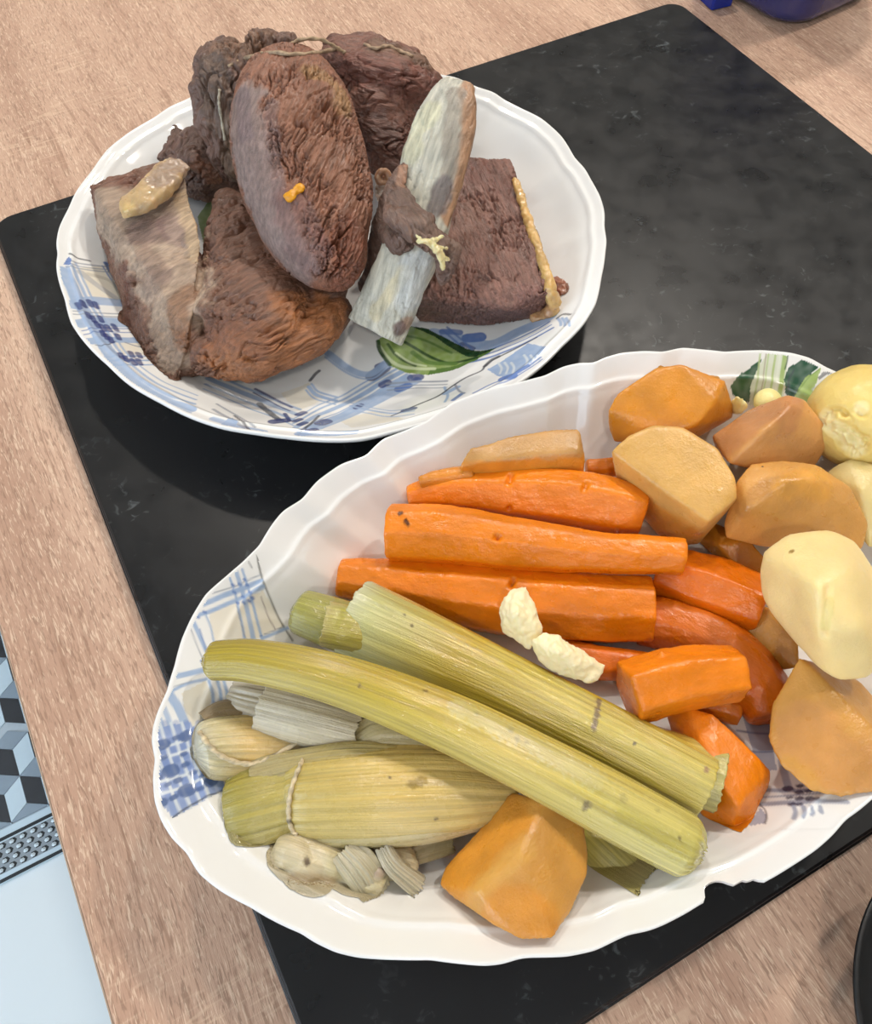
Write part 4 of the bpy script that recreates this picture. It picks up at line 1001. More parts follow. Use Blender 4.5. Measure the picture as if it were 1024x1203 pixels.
o, B_s1 = sheath('celery_stalk', long_c, M_celery, colmix([(0, S(172, 152, 40)), (.35, S(196, 172, 54)), (.6, CELY), (1, S(204, 192, 104))], (10, 70, CELP, .35), .14, 3), full=True, ribs=15, ribamp=.00022, flat=.80, wob=.035, jag=(.0006, .0016), seed=61, ns=260, nth=150, round_end=(.004, .006), marks=[([(x, y)], r, S(96, 76, 40), .75) for x, y, r in ((422, 805, .0008), (560, 838, .0010), (600, 858, .0014), (608, 868, .0012), (618, 872, .0010), (690, 945, .0014), (732, 938, .0018), (772, 952, .0010), (686, 950, .0010), (798, 985, .0008), (500, 812, .0008))] + [([(540, 832), (620, 870), (700, 915)], .0045, S(216, 206, 134), .6), ([(720, 930), (790, 965)], .005, S(220, 206, 120), .6), ([(730, 960), (800, 1000)], .003, S(186, 172, 74), .5)])
tag(o, 'longest thin celery stalk, lying diagonally in front over the leeks', 'celery', 'boiled celery on the oval platter')
cel = thing('celery_stalk', at(620, 820, .02), 'wide ribbed pale green celery stalk lying beside the carrots, nested in two layers', 'celery', 'boiled celery on the oval platter')
o, B_s2 = sheath('outer_rib', [(417, 727, .034, 49), (500, 763, .036, 45), (600, 808, .036, 39), (720, 868, .032, 37), (828, 925, .029, 37)], M_celery,
                 colmix([(0, S(206, 206, 164)), (.06, S(200, 198, 130)), (.3, CEL), (.7, S(206, 188, 70)), (1, S(210, 192, 92))], None, .14, 5), (-118, 118), .14, 17, .00024, seed=62, wob=.035, jag=(.0008, .0006), flat=.86, parent=cel, ns=260, nth=140, marks=[([(704, 822), (702, 834), (699, 845), (698, 856)], .0011, S(110, 88, 44), .85), ([(652, 792)], .0014, S(110, 84, 44), .85), ([(745, 874)], .0007, S(60, 44, 20), .9), ([(484, 735)], .0006, S(70, 50, 20), .8), ([(475, 722)], .0005, S(70, 50, 20), .8), ([(830, 905)], .0012, S(150, 110, 80), .8)])
sheath('inner_rib', [(560, 800, .024, 30), (700, 862, .024, 32), (770, 890, .025, 36), (846, 916, .026, 40)], M_celery,
       colmix([(0, CEL), (.8, CELY), (1, S(196, 186, 110))], None, .12, 6), (-115, 115), .12, 13, .0002, seed=63, wob=.02, jag=(0, .0008), flat=.75, parent=cel)
o, _ = sheath('celery_stalk', [(346, 716, .028, 27), (400, 735, .029, 31), (470, 760, .026, 28)], M_celery, colmix([(0, S(168, 164, 80)), (1, S(160, 150, 46))], None, .14, 8), full=True, ribs=13, ribamp=.0002, flat=.85, wob=.03, jag=(.001, 0), seed=64, ns=90, round_end=(.004, 0))
tag(o, 'green celery stub with a rounded end against the platter wall behind the long celery', 'celery', 'boiled celery on the oval platter')
o, _ = sheath('celery_stalk', [(384, 733, .042, 28), (410, 738, .042, 27), (470, 752, .036, 24)], M_celery, colmix([(0, S(190, 176, 104)), (.2, S(180, 170, 72)), (1, CEL)], None, .14, 9), (-110, 110), .16, ribs=11, ribamp=.0002, flat=.7, wob=.03, jag=(.0012, 0), seed=65, ns=80)
tag(o, 'short celery piece with a browned cut end tucked under the wide stalk', 'celery', 'boiled celery on the oval platter')
o, _ = sheath('celery_stalk', [(680, 970, .014, 22), (715, 1005, .015, 27), (752, 1040, .017, 25)], M_celery, colmix([(0, S(196, 182, 84)), (1, S(208, 198, 128))], None, .16, 10), (-100, 100), .2, ribs=9, ribamp=.0002, flat=.7, wob=.03, jag=(0, .0008), seed=66, ns=80)
tag(o, 'celery end sticking out under the long stalk beside the front turnip', 'celery', 'boiled celery on the oval platter')
o, _ = sheath('celery_stalk', [(770, 900, .012, 18), (815, 955, .012, 20)], M_celery, colmix([(0, CELD), (1, CELD)], None, .16, 12), (-100, 100), .2, ribs=9, ribamp=.0002, flat=.7, wob=.03, seed=69, ns=50, nth=50)
tag(o, 'dark scrap of celery low in the gap between the two big stalks', 'celery', 'boiled celery on the oval platter')

LEK = S(212, 188, 122); LEKY = S(218, 188, 108); LEKG = S(184, 168, 86); LEKW = S(200, 190, 156); LEKB = S(170, 150, 110)
leek = thing('leek', at(440, 950, .006), 'fat yellowish leek tied with a twine loop near its green cut end', 'leek', 'boiled leeks on the oval platter')
_, B_l3 = sheath('leek_shaft', [(272, 955, .027, 40), (296, 948, .029, 47), (343, 937, .029, 45), (376, 933, .032, 52), (450, 929, .034, 57), (530, 927, .031, 52), (600, 930, .026, 34)], M_leek,
       colmix([(0, S(160, 148, 66)), (.18, LEKG), (.3, S(196, 174, 98)), (.6, LEKY), (1, LEK)], (20, 100, S(196, 182, 128), .5), .16, 21), full=True, ribs=44, ribamp=.00010, wob=.05, flat=.80, fold=.0005, seed=71, parent=leek, ns=200, nth=200, jag=(.0005, .001), round_end=(.003, 0), marks=[([(484, 921), (497, 917)], .0018, S(150, 122, 40), .85), ([(512, 962)], .0007, S(60, 44, 30), .9), ([(458, 914)], .0005, S(80, 60, 30), .8)])
sheath('outer_leaf', [(352, 958, .026, 38), (420, 952, .030, 44), (500, 946, .030, 44), (582, 934, .025, 34)], M_leek, colmix([(0, S(196, 182, 128)), (.5, S(208, 188, 134)), (1, S(206, 190, 150))], None, .12, 22), (-20, 120), .06, ribs=40, ribamp=.0001, wob=.07, flat=.9, fold=.0005, seed=72, parent=leek, ns=120, jag=(.001, .002))
sheath('outer_leaf', [(300, 915, .033, 30), (345, 902, .036, 22), (420, 893, .040, 24), (520, 900, .036, 20)], M_leek, colmix([(0, S(176, 160, 112)), (.4, S(190, 168, 104)), (1, S(206, 180, 110))], None, .12, 23), (-95, 60), .07, ribs=26, ribamp=.00020, wob=.10, flat=.6, fold=.0005, seed=73, parent=leek, ns=120, jag=(.0015, .0015))
leek2 = thing('leek', at(320, 880, .006), 'leek with a whitish root end pointing left, behind the fat tied leek', 'leek', 'boiled leeks on the oval platter')
_, B_l1 = sheath('leek_shaft', [(228, 884, .036, 28), (250, 880, .034, 37), (300, 878, .029, 40), (370, 878, .025, 36), (430, 876, .021, 28)], M_leek,
       colmix([(0, S(206, 200, 178)), (.12, S(204, 190, 140)), (.3, S(214, 182, 112)), (1, LEKB)], (30, 100, S(186, 166, 118), .6), .16, 24), full=True, ribs=40, ribamp=.00010, wob=.05, flat=.85, fold=.0004, seed=74, parent=leek2, ns=150, nth=170, round_end=(.004, 0))
sheath('outer_leaf', [(240, 850, .036, 15), (265, 838, .034, 16), (305, 838, .030, 15)], M_leek, colmix([(0, S(140, 118, 84)), (1, S(150, 128, 90))], None, .15, 25), (-90, 70), .1, ribs=18, ribamp=.0002, wob=.06, flat=.7, seed=75, parent=leek2, ns=60, jag=(.0005, .0005))
leek3 = thing('leek', at(380, 840, .02), 'pale translucent leek lying directly beneath the long celery stalk', 'leek', 'boiled leeks on the oval platter')
_, B_l2 = sheath('leek_shaft', [(276, 816, .030, 24), (300, 822, .031, 31), (370, 838, .031, 36), (450, 858, .029, 38), (540, 885, .026, 30)], M_leek,
       colmix([(0, S(196, 186, 164)), (.3, S(196, 184, 158)), (.7, S(184, 168, 128)), (1, LEKB)], None, .12, 26), full=True, ribs=40, ribamp=.00010, wob=.05, flat=.8, fold=.001, seed=76, parent=leek3, ns=130, nth=170, jag=(.0006, .0006))
sheath('outer_leaf', [(310, 830, .036, 32), (370, 845, .037, 33), (420, 858, .035, 30)], M_leek, colmix([(0, S(218, 206, 180)), (1, S(212, 196, 162))], None, .12, 27), (-80, 95), .06, ribs=30, ribamp=.0002, wob=.08, flat=.8, seed=77, parent=leek3, ns=80, jag=(.001, .001))
sheath('outer_leaf', [(412, 880, .034, 20), (450, 862, .036, 30), (520, 868, .034, 26)], M_leek, colmix([(0, S(190, 172, 124)), (1, S(196, 178, 128))], None, .12, 28), (-75, 75), .08, ribs=26, ribamp=.0002, wob=.12, flat=.7, seed=78, parent=leek3, ns=80, jag=(.001, .001))
sheath('outer_leaf', [(425, 890, .035, 9), (470, 868, .038, 11), (520, 845, .038, 9)], M_leek, colmix([(0, S(186, 170, 126)), (1, S(180, 166, 126))], None, .12, 29), (-85, 85), .14, ribs=14, ribamp=.0002, wob=.12, flat=.6, seed=79, parent=leek3, ns=70, nth=50)
# limp shredded leek at the front
limp = thing('leek_shred', at(400, 1015, .006), 'limp greyish shredded leek leaves slumped in front of the fat tied leek', 'leek', 'boiled leeks on the oval platter')
organic('leek_pulp', [L([(318, 1016, 0.0250, 15), (345, 1010, 0.0280, 31), (380, 1012, 0.0260, 30), (420, 1016, 0.0230, 26)], round_end=(.006, .004)), L([(340, 1040, 0.0230, 11), (368, 1046, 0.0230, 14), (395, 1042, 0.0210, 12)], round_end=(.004, .004)),
                      L([(385, 1004, 0.0250, 24), (425, 1026, 0.0240, 30), (455, 1036, 0.0220, 24)], round_end=(.004, .004)), L([(430, 999, 0.0230, 22), (470, 1014, 0.0220, 22), (490, 1022, 0.0190, 10)], round_end=(.004, .004))],
        M_leek, S(214, 200, 164), .0008, 5, dirv((330, 1000, .01), (450, 1040, .01)), (.0014, 70), [(.0012, 40, 170, .72)], (.0003, 260), PS,
        [([(400, 1020), (440, 1040)], .006, S(204, 192, 150), .8), ([(420, 995), (440, 1010)], .006, S(158, 134, 124), .7), ([(350, 1035), (385, 1038)], .004, S(176, 150, 108), .8), ([(360, 1012)], .0012, S(90, 70, 50), .9)], 81, .08, parent=limp)
sheath('shred_leaf', [(402, 999, 0.0330, 20), (424, 1024, 0.0310, 24), (440, 1049, 0.0240, 20)], M_leek, colmix([(0, S(206, 194, 158)), (1, S(200, 188, 148))], None, .12, 41), (-80, 70), .07, ribs=20, ribamp=.0003, wob=.2, flat=.5, fold=.001, seed=82, parent=limp, ns=80, nth=80, jag=(.001, .001))
sheath('shred_leaf', [(448, 994, 0.0330, 11), (462, 1018, 0.0300, 13), (490, 1042, 0.0220, 15)], M_leek, colmix([(0, S(206, 196, 164)), (1, S(214, 204, 170))], None, .12, 42), (-90, 60), .1, ribs=12, ribamp=.0003, wob=.2, flat=.5, fold=.001, seed=83, parent=limp, ns=70, nth=60, jag=(.001, .0016))
sheath('shred_leaf', [(470, 1004, 0.0190, 18), (500, 992, 0.0170, 20), (530, 986, 0.0150, 16)], M_leek, colmix([(0, S(196, 178, 136)), (1, S(180, 164, 118))], None, .12, 43), (-80, 80), .1, ribs=16, ribamp=.0003, wob=.12, flat=.5, seed=84, parent=limp, ns=70, nth=60, jag=(.001, .001))
sheath('shred_leaf', [(330, 1004, 0.0190, 16), (352, 996, 0.0230, 20), (385, 1002, 0.0210, 18)], M_leek, colmix([(0, S(182, 168, 136)), (1, S(190, 176, 142))], None, .12, 44), (-85, 80), .1, ribs=14, ribamp=.0003, wob=.16, flat=.6, fold=.001, seed=85, parent=limp, ns=70, nth=70, jag=(.002, .003))

def tube(name, P, r, col, parent=None, n=8, mat=None, twist=0.25):
    P = catmull(np.array(P), max(24, len(P) * 8)); T, sd, u = frames(P, (0.3, 0.2, 1)); V = []; F = []; m = len(P); C = []
    for i in range(m):
        for j in range(n):
            a = 2 * math.pi * j / n + i * twist; rr = r * (1 + .22 * math.cos(2 * (a - 2 * i * twist)))
            V.append(P[i] + rr * (math.cos(a) * sd[i] + math.sin(a) * u[i]))
    for i in range(m - 1):
        for j in range(n): F.append([i * n + j, i * n + (j + 1) % n, (i + 1) * n + (j + 1) % n, (i + 1) * n + j])
    F.append(list(range(n))[::-1]); F.append([(m - 1) * n + j for j in range(n)])
    me = new_mesh(name, V, F); smooth_shade(me)
    s = np.repeat(np.linspace(0, m / 6, m), n); k = sstep(.1, .5, pnoise(np.c_[s, np.zeros(len(s)), np.zeros(len(s))], 5))
    set_cols(me, np.array(col)[None] * (1 - .6 * k[:, None])); set_fib(me, np.array(V))
    return link(name, me, mat or M_twine, parent)
def on(bvs, pts, lift=.0007):
    out = []
    for px, py in pts:
        best = None
        for b in bvs:
            p = hit(b, px, py)
            if p is not None and (best is None or p[2] * 0 + np.linalg.norm(p - CAM) < np.linalg.norm(best - CAM)): best = p
        if best is not None: out.append(best - ray(px, py) * lift)
    return out
TW = S(214, 196, 160)
Lall = [B_l1, B_l2, B_l3]
tube('twine_loop', on([B_l3], [(356, 891), (352, 900), (346, 915), (341, 932), (339, 950), (340, 965), (344, 976), (349, 981)]), .0008, TW, leek)
tw1 = tube('kitchen_twine', on(Lall, [(234, 860), (245, 875), (260, 888), (280, 896), (300, 897), (318, 890), (350, 872), (370, 860), (388, 850), (398, 842)]), .0009, TW)
tag(tw1, 'loose cream kitchen twine curving across the leek with the whitish end', 'twine')
tw2 = tube('kitchen_twine', on(Lall, [(403, 832), (397, 845), (390, 860), (384, 872), (380, 880)]), .0017, S(176, 156, 124))
tag(tw2, 'thick frayed twine strand crossing the pale leek beside the loose twine', 'twine')

# ------------------------------------------------------------------ meat
MT = S(126, 88, 70); MTD = S(114, 86, 74); MTR = S(142, 96, 74); MTO = S(166, 106, 62); MEMB = S(138, 118, 112); PALE = S(182, 158, 136); FAT = S(206, 164, 96)
BASEC = dict(floor=MS)
o, B_m1 = organic('beef_piece', [L([(338, 78, .075, 38, 34), (341, 115, .075, 65, 50), (349, 165, .070, 76, 58), (361, 220, .061, 76, 56), (376, 275, .056, 62, 44), (396, 316, .050, 40, 28), (406, 340, .044, 22, 17)], exp=2.3, n=32, rings=30, round_end=(.012, .010))],
                  M_meat, MTR, .00068, 6, dirv((395, 110, .09), (330, 260, .075)), (.0012, 30), [(.0022, 110, 420, .85), (.0015, 55, 640, .80), (.005, 30, 120, .94)], (.00018, 900), MS,
                  [([(284, 120), (294, 190), (310, 250), (345, 305)], .0125, MEMB, .95, 1.0), ([(283, 112), (290, 160)], .005, S(116, 98, 98), .8, 1.0), ([(318, 120), (322, 190), (330, 240)], .004, S(126, 102, 98), .6), ([(365, 82), (398, 105), (402, 125)], .006, S(166, 128, 84), .7),
                   ([(410, 280), (415, 320)], .012, S(128, 72, 50), .6), ([(340, 240), (365, 300)], .010, S(120, 88, 84), .6), ([(365, 130), (400, 200)], .016, S(132, 86, 60), .5)], 101, .10)
tag(o, 'large rounded brown beef piece in the middle of the meat plate, with a grey membrane', 'meat', 'boiled beef on the round plate')
o, B_m2 = organic('beef_piece', [L([(298, 58, .074, 34, 26), (275, 90, .066, 46, 40), (268, 130, .055, 42, 40), (275, 170, .042, 34, 34), (285, 215, .026, 26, 24)], n=28, rings=24, round_end=(.010, .008)), L([(285, 60, .072, 26), (330, 66, .070, 24), (352, 70, .066, 16)], round_end=(.006, .006))],
                  M_meat, MTD, .0007, 3, (0.3, 0.5, 1), (.0034, 75), [(.0020, 60, 300, .80), (.004, 50, 130, .90)], (.0004, 700), MS,
                  [([(262, 60), (300, 48)], .010, S(126, 94, 72), .7), ([(250, 80), (262, 150)], .010, S(100, 82, 70), .7), ([(270, 150), (268, 200)], .005, S(134, 112, 92), .6)], 102, .14)
tag(o, 'ragged dark beef chunk at the back left of the meat plate', 'meat', 'boiled beef on the round plate')
o, B_m3 = organic('beef_piece', [L([(376, 72, .058, 20, 18), (410, 76, .060, 32, 28), (455, 88, .058, 40, 34), (495, 102, .052, 27, 24), (512, 106, .046, 14, 14)], n=28, exp=2.4, rings=22, round_end=(.008, .006)), L([(420, 110, .048, 44), (445, 140, .040, 46), (458, 180, .030, 34), (455, 212, .018, 24)], round_end=(.006, .006)), L([(380, 56, .064, 7), (398, 50, .066, 9), (425, 48, .066, 9), (450, 54, .064, 8)], n=12, round_end=(.002, .002)), L([(455, 58, .063, 8), (480, 66, .061, 9), (505, 80, .056, 8)], n=12, round_end=(.002, .002)), L([(385, 58, .066, 5), (393, 46, .070, 3)], n=10)],
                  M_meat, S(126, 86, 72), .0007, 4, dirv((380, 80, .06), (510, 110, .05)), (.0024, 70), [(.0014, 60, 380, .82), (.003, 40, 140, .93)], (.0003, 600), MS,
                  [([(410, 80), (500, 100)], .010, S(126, 78, 66), .6), ([(440, 52), (500, 75)], .006, S(120, 92, 72), .7), ([(430, 150), (470, 180)], .014, S(84, 56, 48), .6)], 103, .12)
tag(o, 'dark reddish beef piece with bits of twine at the back of the meat plate', 'meat', 'boiled beef on the round plate')
cut = thing('beef_piece', at(230, 330, .01), 'broad flat beef cut with pale membrane and cartilage, leftmost on the meat plate', 'meat', 'boiled beef on the round plate')
o, B_m4 = organic('beef_flank', [H((104, 217, .044), (112, 224, .050), (150, 206, .046), (190, 188, .050), (207, 184, .053), (216, 200, .053), (217, 240, .050), (237, 290, .046), (230, 330, .042), (222, 390, .036), (208, 452, .020), (192, 442, .020), (152, 335, .032), (108, 236, .032), (147, 330, .022), (150, 388, .014), (196, 455, .010), (212, 462, .010), (200, 300, .008)),
                                 L([(262, 228, .036, 12, 10), (275, 255, .040, 30, 22), (288, 300, .034, 52, 26), (300, 345, .033, 66, 34), (290, 395, .030, 66, 36), (260, 432, .020, 36, 24)], n=28, exp=2.4, rings=22, round_end=(.008, .008)),
                                 L([(225, 420, .022, 26, 20), (280, 418, .026, 32, 24), (345, 395, .027, 40, 26), (390, 368, .026, 26, 20), (406, 358, .022, 12, 10)], n=26, rings=20, round_end=(.006, .006)),
                                 L([(160, 350, .014, 12), (152, 388, .014, 9)], round_end=(.003, .003)), L([(330, 352, .030, 30, 22), (385, 346, .028, 28, 20), (402, 352, .024, 14, 12)], n=20, round_end=(.004, .004)), L([(218, 290, .034, 14), (226, 350, .030, 24), (222, 415, .020, 24), (214, 445, .014, 16)], round_end=(.004, .004))],
                  M_meat, S(122, 86, 68), .0007, 5, dirv((255, 420, .03), (400, 350, .03)), (.0020, 40), [(.0030, 34, 210, .84), (.0013, 90, 520, .80)], (.00025, 800), MS,
                  [([(125, 240), (165, 290)], .018, PALE * .85, .85, .9), ([(205, 215), (205, 260)], .014, PALE, .85, .9), ([(185, 290), (205, 350)], .020, PALE, .85, .7), ([(190, 380), (200, 420)], .010, PALE * .75, .8, .6), ([(170, 300), (190, 322)], .006, S(150, 122, 106), .6), ([(195, 260), (215, 275)], .007, S(150, 124, 116), .6), ([(215, 230), (233, 300)], .005, S(196, 168, 134), .8, .9),
                   ([(165, 270), (180, 270)], .009, S(118, 88, 84), .6), ([(180, 330)], .009, S(112, 92, 84), .5), ([(220, 345), (205, 360), (215, 400)], .006, S(134, 92, 62), .7),
                   ([(275, 430), (330, 420), (380, 385)], .018, MTO, .75), ([(340, 360), (385, 365)], .012, MTO, .7), ([(250, 390), (300, 400)], .010, S(128, 82, 58), .6), ([(108, 222), (150, 212)], .005, S(112, 70, 54), .8), ([(108, 240), (146, 310), (150, 380)], .003, S(110, 66, 48), .8)], 104, .10, parent=cut)
organic('cartilage', [L([(140, 246, .052, 13, 7), (160, 238, .055, 19, 8), (182, 222, .057, 20, 8), (200, 202, .057, 19, 7), (212, 190, .056, 18, 5)], n=24, round_end=(.0015, .002), exp=3.2)], M_fat, S(190, 160, 116), .0006, 4, (1, 0, 0), (.0014, 110), None, (.0002, 300), None,
        [([(188, 208), (210, 192)], .008, S(158, 134, 116), .85), ([(150, 244)], .005, S(206, 176, 120), .8)], 105, .08, parent=cut)
o, _ = organic('beef_piece', [H((180, 186, .030), (190, 170, .034), (212, 158, .037), (226, 151, .038), (242, 158, .037), (262, 186, .030), (268, 215, .020), (240, 236, .012), (205, 222, .012), (290, 205, .022), (284, 232, .012), (230, 188, .041), (215, 180, .008), (250, 215, .006))],
               M_meat, MTD, .0007, 5, (0.6, 0.4, 0.3), (.0032, 60), [(.0022, 90, 260, .80)], (.0005, 500), MS, [([(236, 196), (252, 208)], .006, S(132, 88, 64), .8)], 107, .14)
tag(o, 'small dark beef scrap in the shade behind the pale cartilage', 'meat', 'boiled beef on the round plate')
blk = thing('beef_piece', at(570, 330, .008), 'square-cut beef block with a yellow fat edge at the right of the meat plate', 'meat', 'boiled beef on the round plate')
o, B_m6 = organic('beef_block', [H((520, 200, .040), (552, 183, .046), (598, 186, .046), (606, 215, .045), (640, 300, .040), (648, 342, .035), (600, 362, .030), (548, 348, .032), (500, 335, .034), (490, 350, .030), (486, 370, .010), (492, 379, .008), (560, 384, .007), (630, 377, .010), (652, 362, .016), (560, 200, .010), (610, 225, .012))],
                  M_meat, S(132, 94, 82), .00066, 5, dirv((540, 200, .04), (610, 340, .035)), (.0010, 45), [(.0013, 120, 480, .80), (.0012, 90, 760, .78), (.003, 50, 160, .95)], (.0002, 900), MS,
                  [([(500, 365), (600, 372)], .010, S(104, 80, 76), .6), ([(560, 200), (600, 220)], .008, S(104, 62, 50), .6), ([(520, 320), (545, 250)], .010, S(128, 92, 78), .6), ([(615, 345), (640, 345)], .006, S(132, 92, 82), .8)], 108, .08, parent=blk)
organic('fat_layer', [L([(604, 208, .045, 4), (612, 234, .044, 5), (623, 266, .042, 6), (636, 305, .038, 6.5), (646, 340, .033, 8), (650, 360, .024, 9), (640, 372, .016, 9), (622, 374, .014, 7)], n=16, rings=40, round_end=(.002, .002))], M_fat, S(204, 166, 104), .0006, 4, (0, 1, 0), (.0010, 150), None, (.0004, 500), MS,
        [([(640, 365), (625, 375)], .006, S(176, 128, 96), .7)], 109, .10, parent=blk, label='yellow fat edge')
organic('fat_nub', [L([(648, 330, .022, 6), (658, 336, .022, 8), (663, 350, .020, 6)], n=14, round_end=(.002, .002))], M_fat, S(150, 96, 72), .0006, 2, (0, 1, 0), (.0014, 200), None, (.0003, 500), MS, (), 110, .1, parent=blk)
rib = thing('rib_bone', at(480, 300, .03), 'thick flat pale rib bone propped across the beef block on the meat plate', 'bone')
o, B_bone = organic('bone_shaft', [L([(541, 97, .096, 20, 9), (530, 120, .092, 31, 13), (514, 178, .080, 40, 16), (499, 235, .067, 38, 17), (483, 290, .055, 35, 17), (462, 342, .041, 36, 18), (440, 390, .027, 37, 18)], n=36, exp=2.8, rings=40)],
                   M_bone, S(200, 196, 180), .0007, 5, dirv((520, 150, .08), (450, 370, .03)), (.0010, 50), [(.0006, 120, 420, .84)], (.00015, 500), MS,
                   [([(552, 100), (549, 180), (536, 235), (527, 255)], .0055, S(176, 126, 86), .85), ([(535, 110), (528, 200), (515, 240)], .005, S(150, 138, 124), .7), ([(480, 180), (490, 150), (505, 130)], .006, S(206, 202, 170), .7), ([(512, 335), (480, 380)], .0045, S(168, 132, 108), .8),
                    ([(410, 402), (440, 400), (470, 388)], .004, S(112, 86, 78), .9), ([(475, 320), (440, 370)], .004, S(214, 200, 160), .6), ([(490, 310), (480, 350)], .008, S(206, 208, 208), .6), ([(522, 215), (512, 245)], .005, S(110, 96, 100), .6)], 111, .07, parent=rib)
organic('meat_band', [L([(476, 188, .078, 7, 6), (466, 222, .076, 14, 8), (474, 250, .076, 24, 10), (500, 272, .074, 28, 10), (522, 290, .066, 20, 10), (523, 318, .056, 12, 9), (517, 334, .049, 7, 6)], n=22, rings=30, round_end=(.004, .004)), L([(452, 260, .055, 10), (462, 282, .058, 14), (480, 285, .064, 12)], round_end=(.004, .004)), L([(466, 205, .066, 8), (455, 255, .050, 15), (446, 305, .034, 17), (430, 345, .020, 12)], round_end=(.004, .004))],
        M_meat, S(110, 84, 72), .0006, 4, dirv((466, 200, .07), (520, 300, .06)), (.0020, 80), [(.0014, 100, 340, .80)], (.0003, 500), None,
        [([(474, 195), (472, 215)], .003, S(160, 120, 96), .8), ([(500, 265), (525, 300)], .008, S(128, 102, 88), .7)], 112, .12, parent=rib, label='brown sinewy meat wrapped around the bone')
organic('gristle', [L([(488, 284, .078, 3), (504, 285, .079, 4.5), (516, 298, .074, 4.5), (520, 318, .066, 3)], n=10, round_end=(.001, .001)), L([(504, 285, .079, 4), (520, 278, .076, 1.5)], n=8), L([(508, 288, .0785, 3.5), (526, 292, .071, 1.5)], n=8), L([(512, 294, .077, 3.5), (527, 306, .066, 1.5)], n=8), L([(498, 284, .079, 3), (488, 276, .079, 1.2)], n=8)],
        M_fat, S(222, 208, 158), .0004, 2, (1, 0, 0), (.0008, 260), None, (.0002, 600), None, (), 113, .06, parent=rib, label='pale yellow gristle strands')
# small ring of vein between the middle beef and the bone
def torus_parts(px, py, h, R_, r_):
    c = at(px, py, h); d = ray(px, py); a = np.cross(d, [0, 0, 1]); a /= np.linalg.norm(a); b = np.cross(a, d)
    P = [c + R_ * (math.cos(t) * a + math.sin(t) * b) for t in np.linspace(0, 2 * math.pi, 15)]
    return loft(P, [(r_, r_)] * 15, n=10, rings=30, up=tuple(d))
k_ = pm(450, 208, .052)
o, _ = organic('vein_ring', [torus_parts(450, 208, .052, 6.5 * k_, 4.2 * k_), L([(452, 212, .050, 6), (446, 222, .042, 6), (448, 236, .030, 5)], n=12)], M_fat, S(160, 122, 92), .0005, 3, (1, 0, 0), (.0006, 200), None, (.0001, 500), None, (), 114, .08)
tag(o, 'small curled pale vein end poking up between the middle beef and bone', 'meat')
pp = on([B_m1], [(336, 236), (341, 230), (346, 226), (351, 222), (356, 217)], .0006)
if len(pp) > 2:
    pp = [tuple(p) for p in pp]
    o, _ = organic('carrot_bit', [loft(pp, [(.0024, .0016), (.0030, .0018), (.0016, .0014), (.0028, .0016), (.0018, .0012)], n=12, rings=14, round_end=(.001, .001))], M_carrot, S(226, 156, 24), .0004, 2, (1, 0, 0), (.0006, 300), None, (.0001, 600), None, (), 115, .06)
    tag(o, 'tiny orange carrot bit stuck on the middle beef piece', 'carrot')
MB_ = [B_m1, B_m2, B_m3]
tw3 = tube('kitchen_twine', [at(335, 56, .090), at(352, 47, .094), at(375, 46, .092), at(392, 54, .088), at(402, 60, .084)], .0009, S(176, 150, 118))
tag(tw3, 'thin twine arching over the top of the meat between the two back pieces', 'twine')
tw4 = tube('kitchen_twine', on(MB_, [(268, 78), (290, 68), (318, 62), (345, 64), (372, 62), (395, 58), (405, 62)], .0008), .0010, S(170, 146, 118))
tag(tw4, 'brownish twine wound across the ragged back left beef chunk', 'twine')
tw5 = tube('kitchen_twine', on(MB_, [(428, 52), (440, 57), (455, 54), (470, 60), (485, 66), (497, 62)], .0008), .0009, S(178, 150, 122))
tag(tw5, 'short twine end on the dark reddish beef at the back of the plate', 'twine')
tw6 = tube('kitchen_twine', on(MB_, [(258, 105), (257, 120), (260, 140), (264, 165)], .0008), .0007, S(186, 176, 156))
tag(tw6, 'pale twine hanging down the side of the back left beef chunk', 'twine')

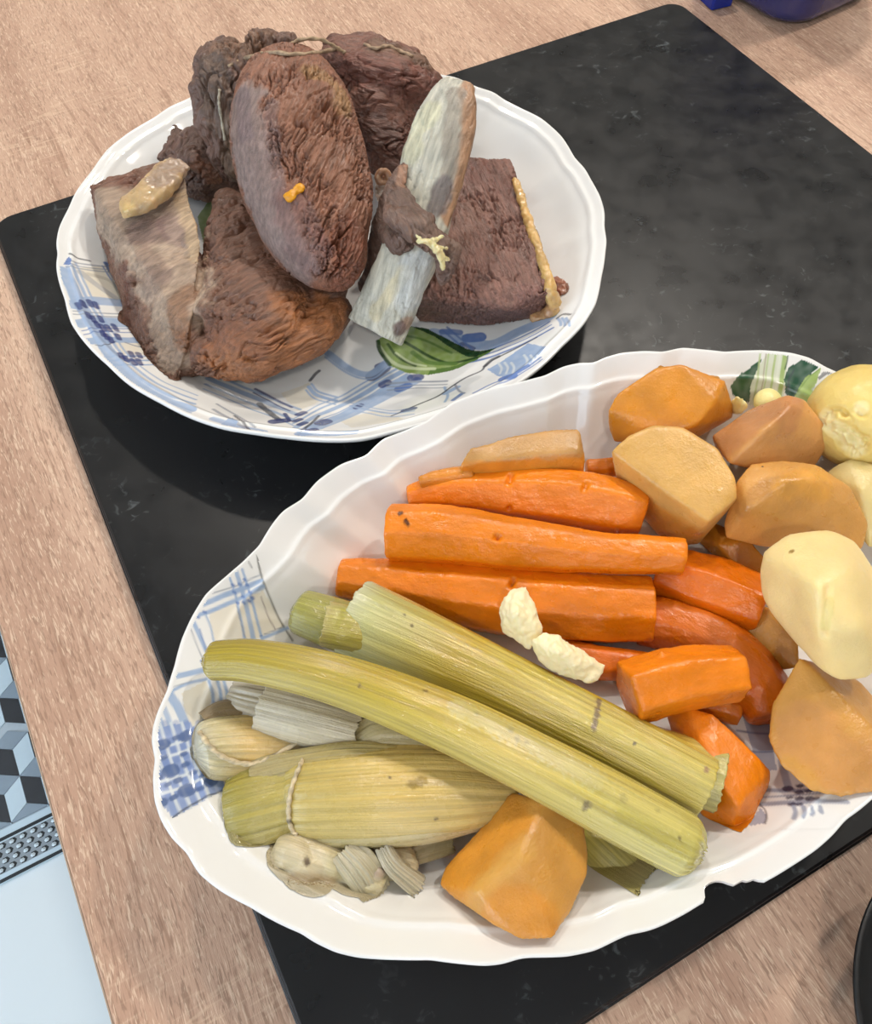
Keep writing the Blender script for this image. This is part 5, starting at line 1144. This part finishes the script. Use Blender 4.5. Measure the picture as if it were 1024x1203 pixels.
# ------------------------------------------------------------------ things at the edges of the frame
tz = TT - Z0
jar = thing('blue_container', at(921, 12, tz), 'navy blue glossy rounded container beyond the far right corner of the board', 'container')
yaw = math.radians(6)
def rbox(cx, cy, w, d, z0, z1, r, taper=0.93, n=10, levels=8):
    V = []; F = []; prof = []
    for i in range(6): t = i / 5 * math.pi / 2; prof.append((r * .35 * (1 - math.sin(t)), z0 + r * .35 * (1 - math.cos(t))))
    prof.append((0.0, z0 + r)); prof.append((0.0, z1 - r * .4)); prof.append((r * .15, z1 - r * .12)); prof.append((r * .4, z1))
    for off, z in prof:
        for qx, qy, a0 in ((1, 1, 0), (-1, 1, 90), (-1, -1, 180), (1, -1, 270)):
            for k in range(n):
                a = math.radians(a0 + 90 * k / (n - 1)); x = qx * (w / 2 - r) + (r - off) * math.cos(a); y = qy * (d / 2 - r) + (r - off) * math.sin(a)
                V.append((cx + x * math.cos(yaw) - y * math.sin(yaw), cy + x * math.sin(yaw) + y * math.cos(yaw), z))
    m = 4 * n
    for i in range(len(prof) - 1):
        for j in range(m): F.append([i * m + j, i * m + (j + 1) % m, (i + 1) * m + (j + 1) % m, (i + 1) * m + j])
    F.append(list(range(m))[::-1]); F.append([(len(prof) - 1) * m + j for j in range(m)])
    return V, F
V, F = rbox(0.549, 0.467, 0.10, 0.105, TT + .0003, TT + 0.11, 0.028)
me = new_mesh('b', V, F); smooth_shade(me); link('container_body', me, M_navy, jar)
V, F = rbox(0.549, 0.467, 0.086, 0.091, TT + .1101, TT + 0.125, 0.024)
me = new_mesh('b', V, F); smooth_shade(me); link('container_lid', me, M_navy, jar)
yaw = math.radians(-6)
V, F = rbox(0.4875, 0.4790, 0.018, 0.034, TT + .0003, TT + 0.014, 0.002, n=4)
me = new_mesh('lid', V, F); smooth_shade(me, False)
tag(link('plastic_lid', me, M_blue), 'small bright blue plastic piece beside the navy container at the top edge', 'lid')
def lathe(name, c, prof, n=96):
    V = []; F = []
    for r, z in prof:
        for j in range(n): a = 2 * math.pi * j / n; V.append((c[0] + r * math.cos(a), c[1] + r * math.sin(a), z))
    m = len(prof)
    for i in range(m - 1):
        for j in range(n): F.append([i * n + j, i * n + (j + 1) % n, (i + 1) * n + (j + 1) % n, (i + 1) * n + j])
    F.append(list(range(n))[::-1]); F.append([(m - 1) * n + j for j in range(n)])
    me = new_mesh(name, V, F); smooth_shade(me); return me
R_ = 0.0596; zt = Z0 + .02
dish = lathe('dish', (.1657, -.0967), [(.040, TT + .0003), (.046, TT + .0006), (.050, TT + .004), (R_ - .003, zt - .006), (R_ - .0004, zt - .002), (R_, zt - .0008), (R_ - .0006, zt), (R_ - .0022, zt - .0004), (R_ - .004, zt - .0030), (.048, zt - .0036), (.020, zt - .0038)])
tag(link('black_dish', dish, M_metal), 'round black dish rim cut off by the lower right edge of the photo', 'dish')
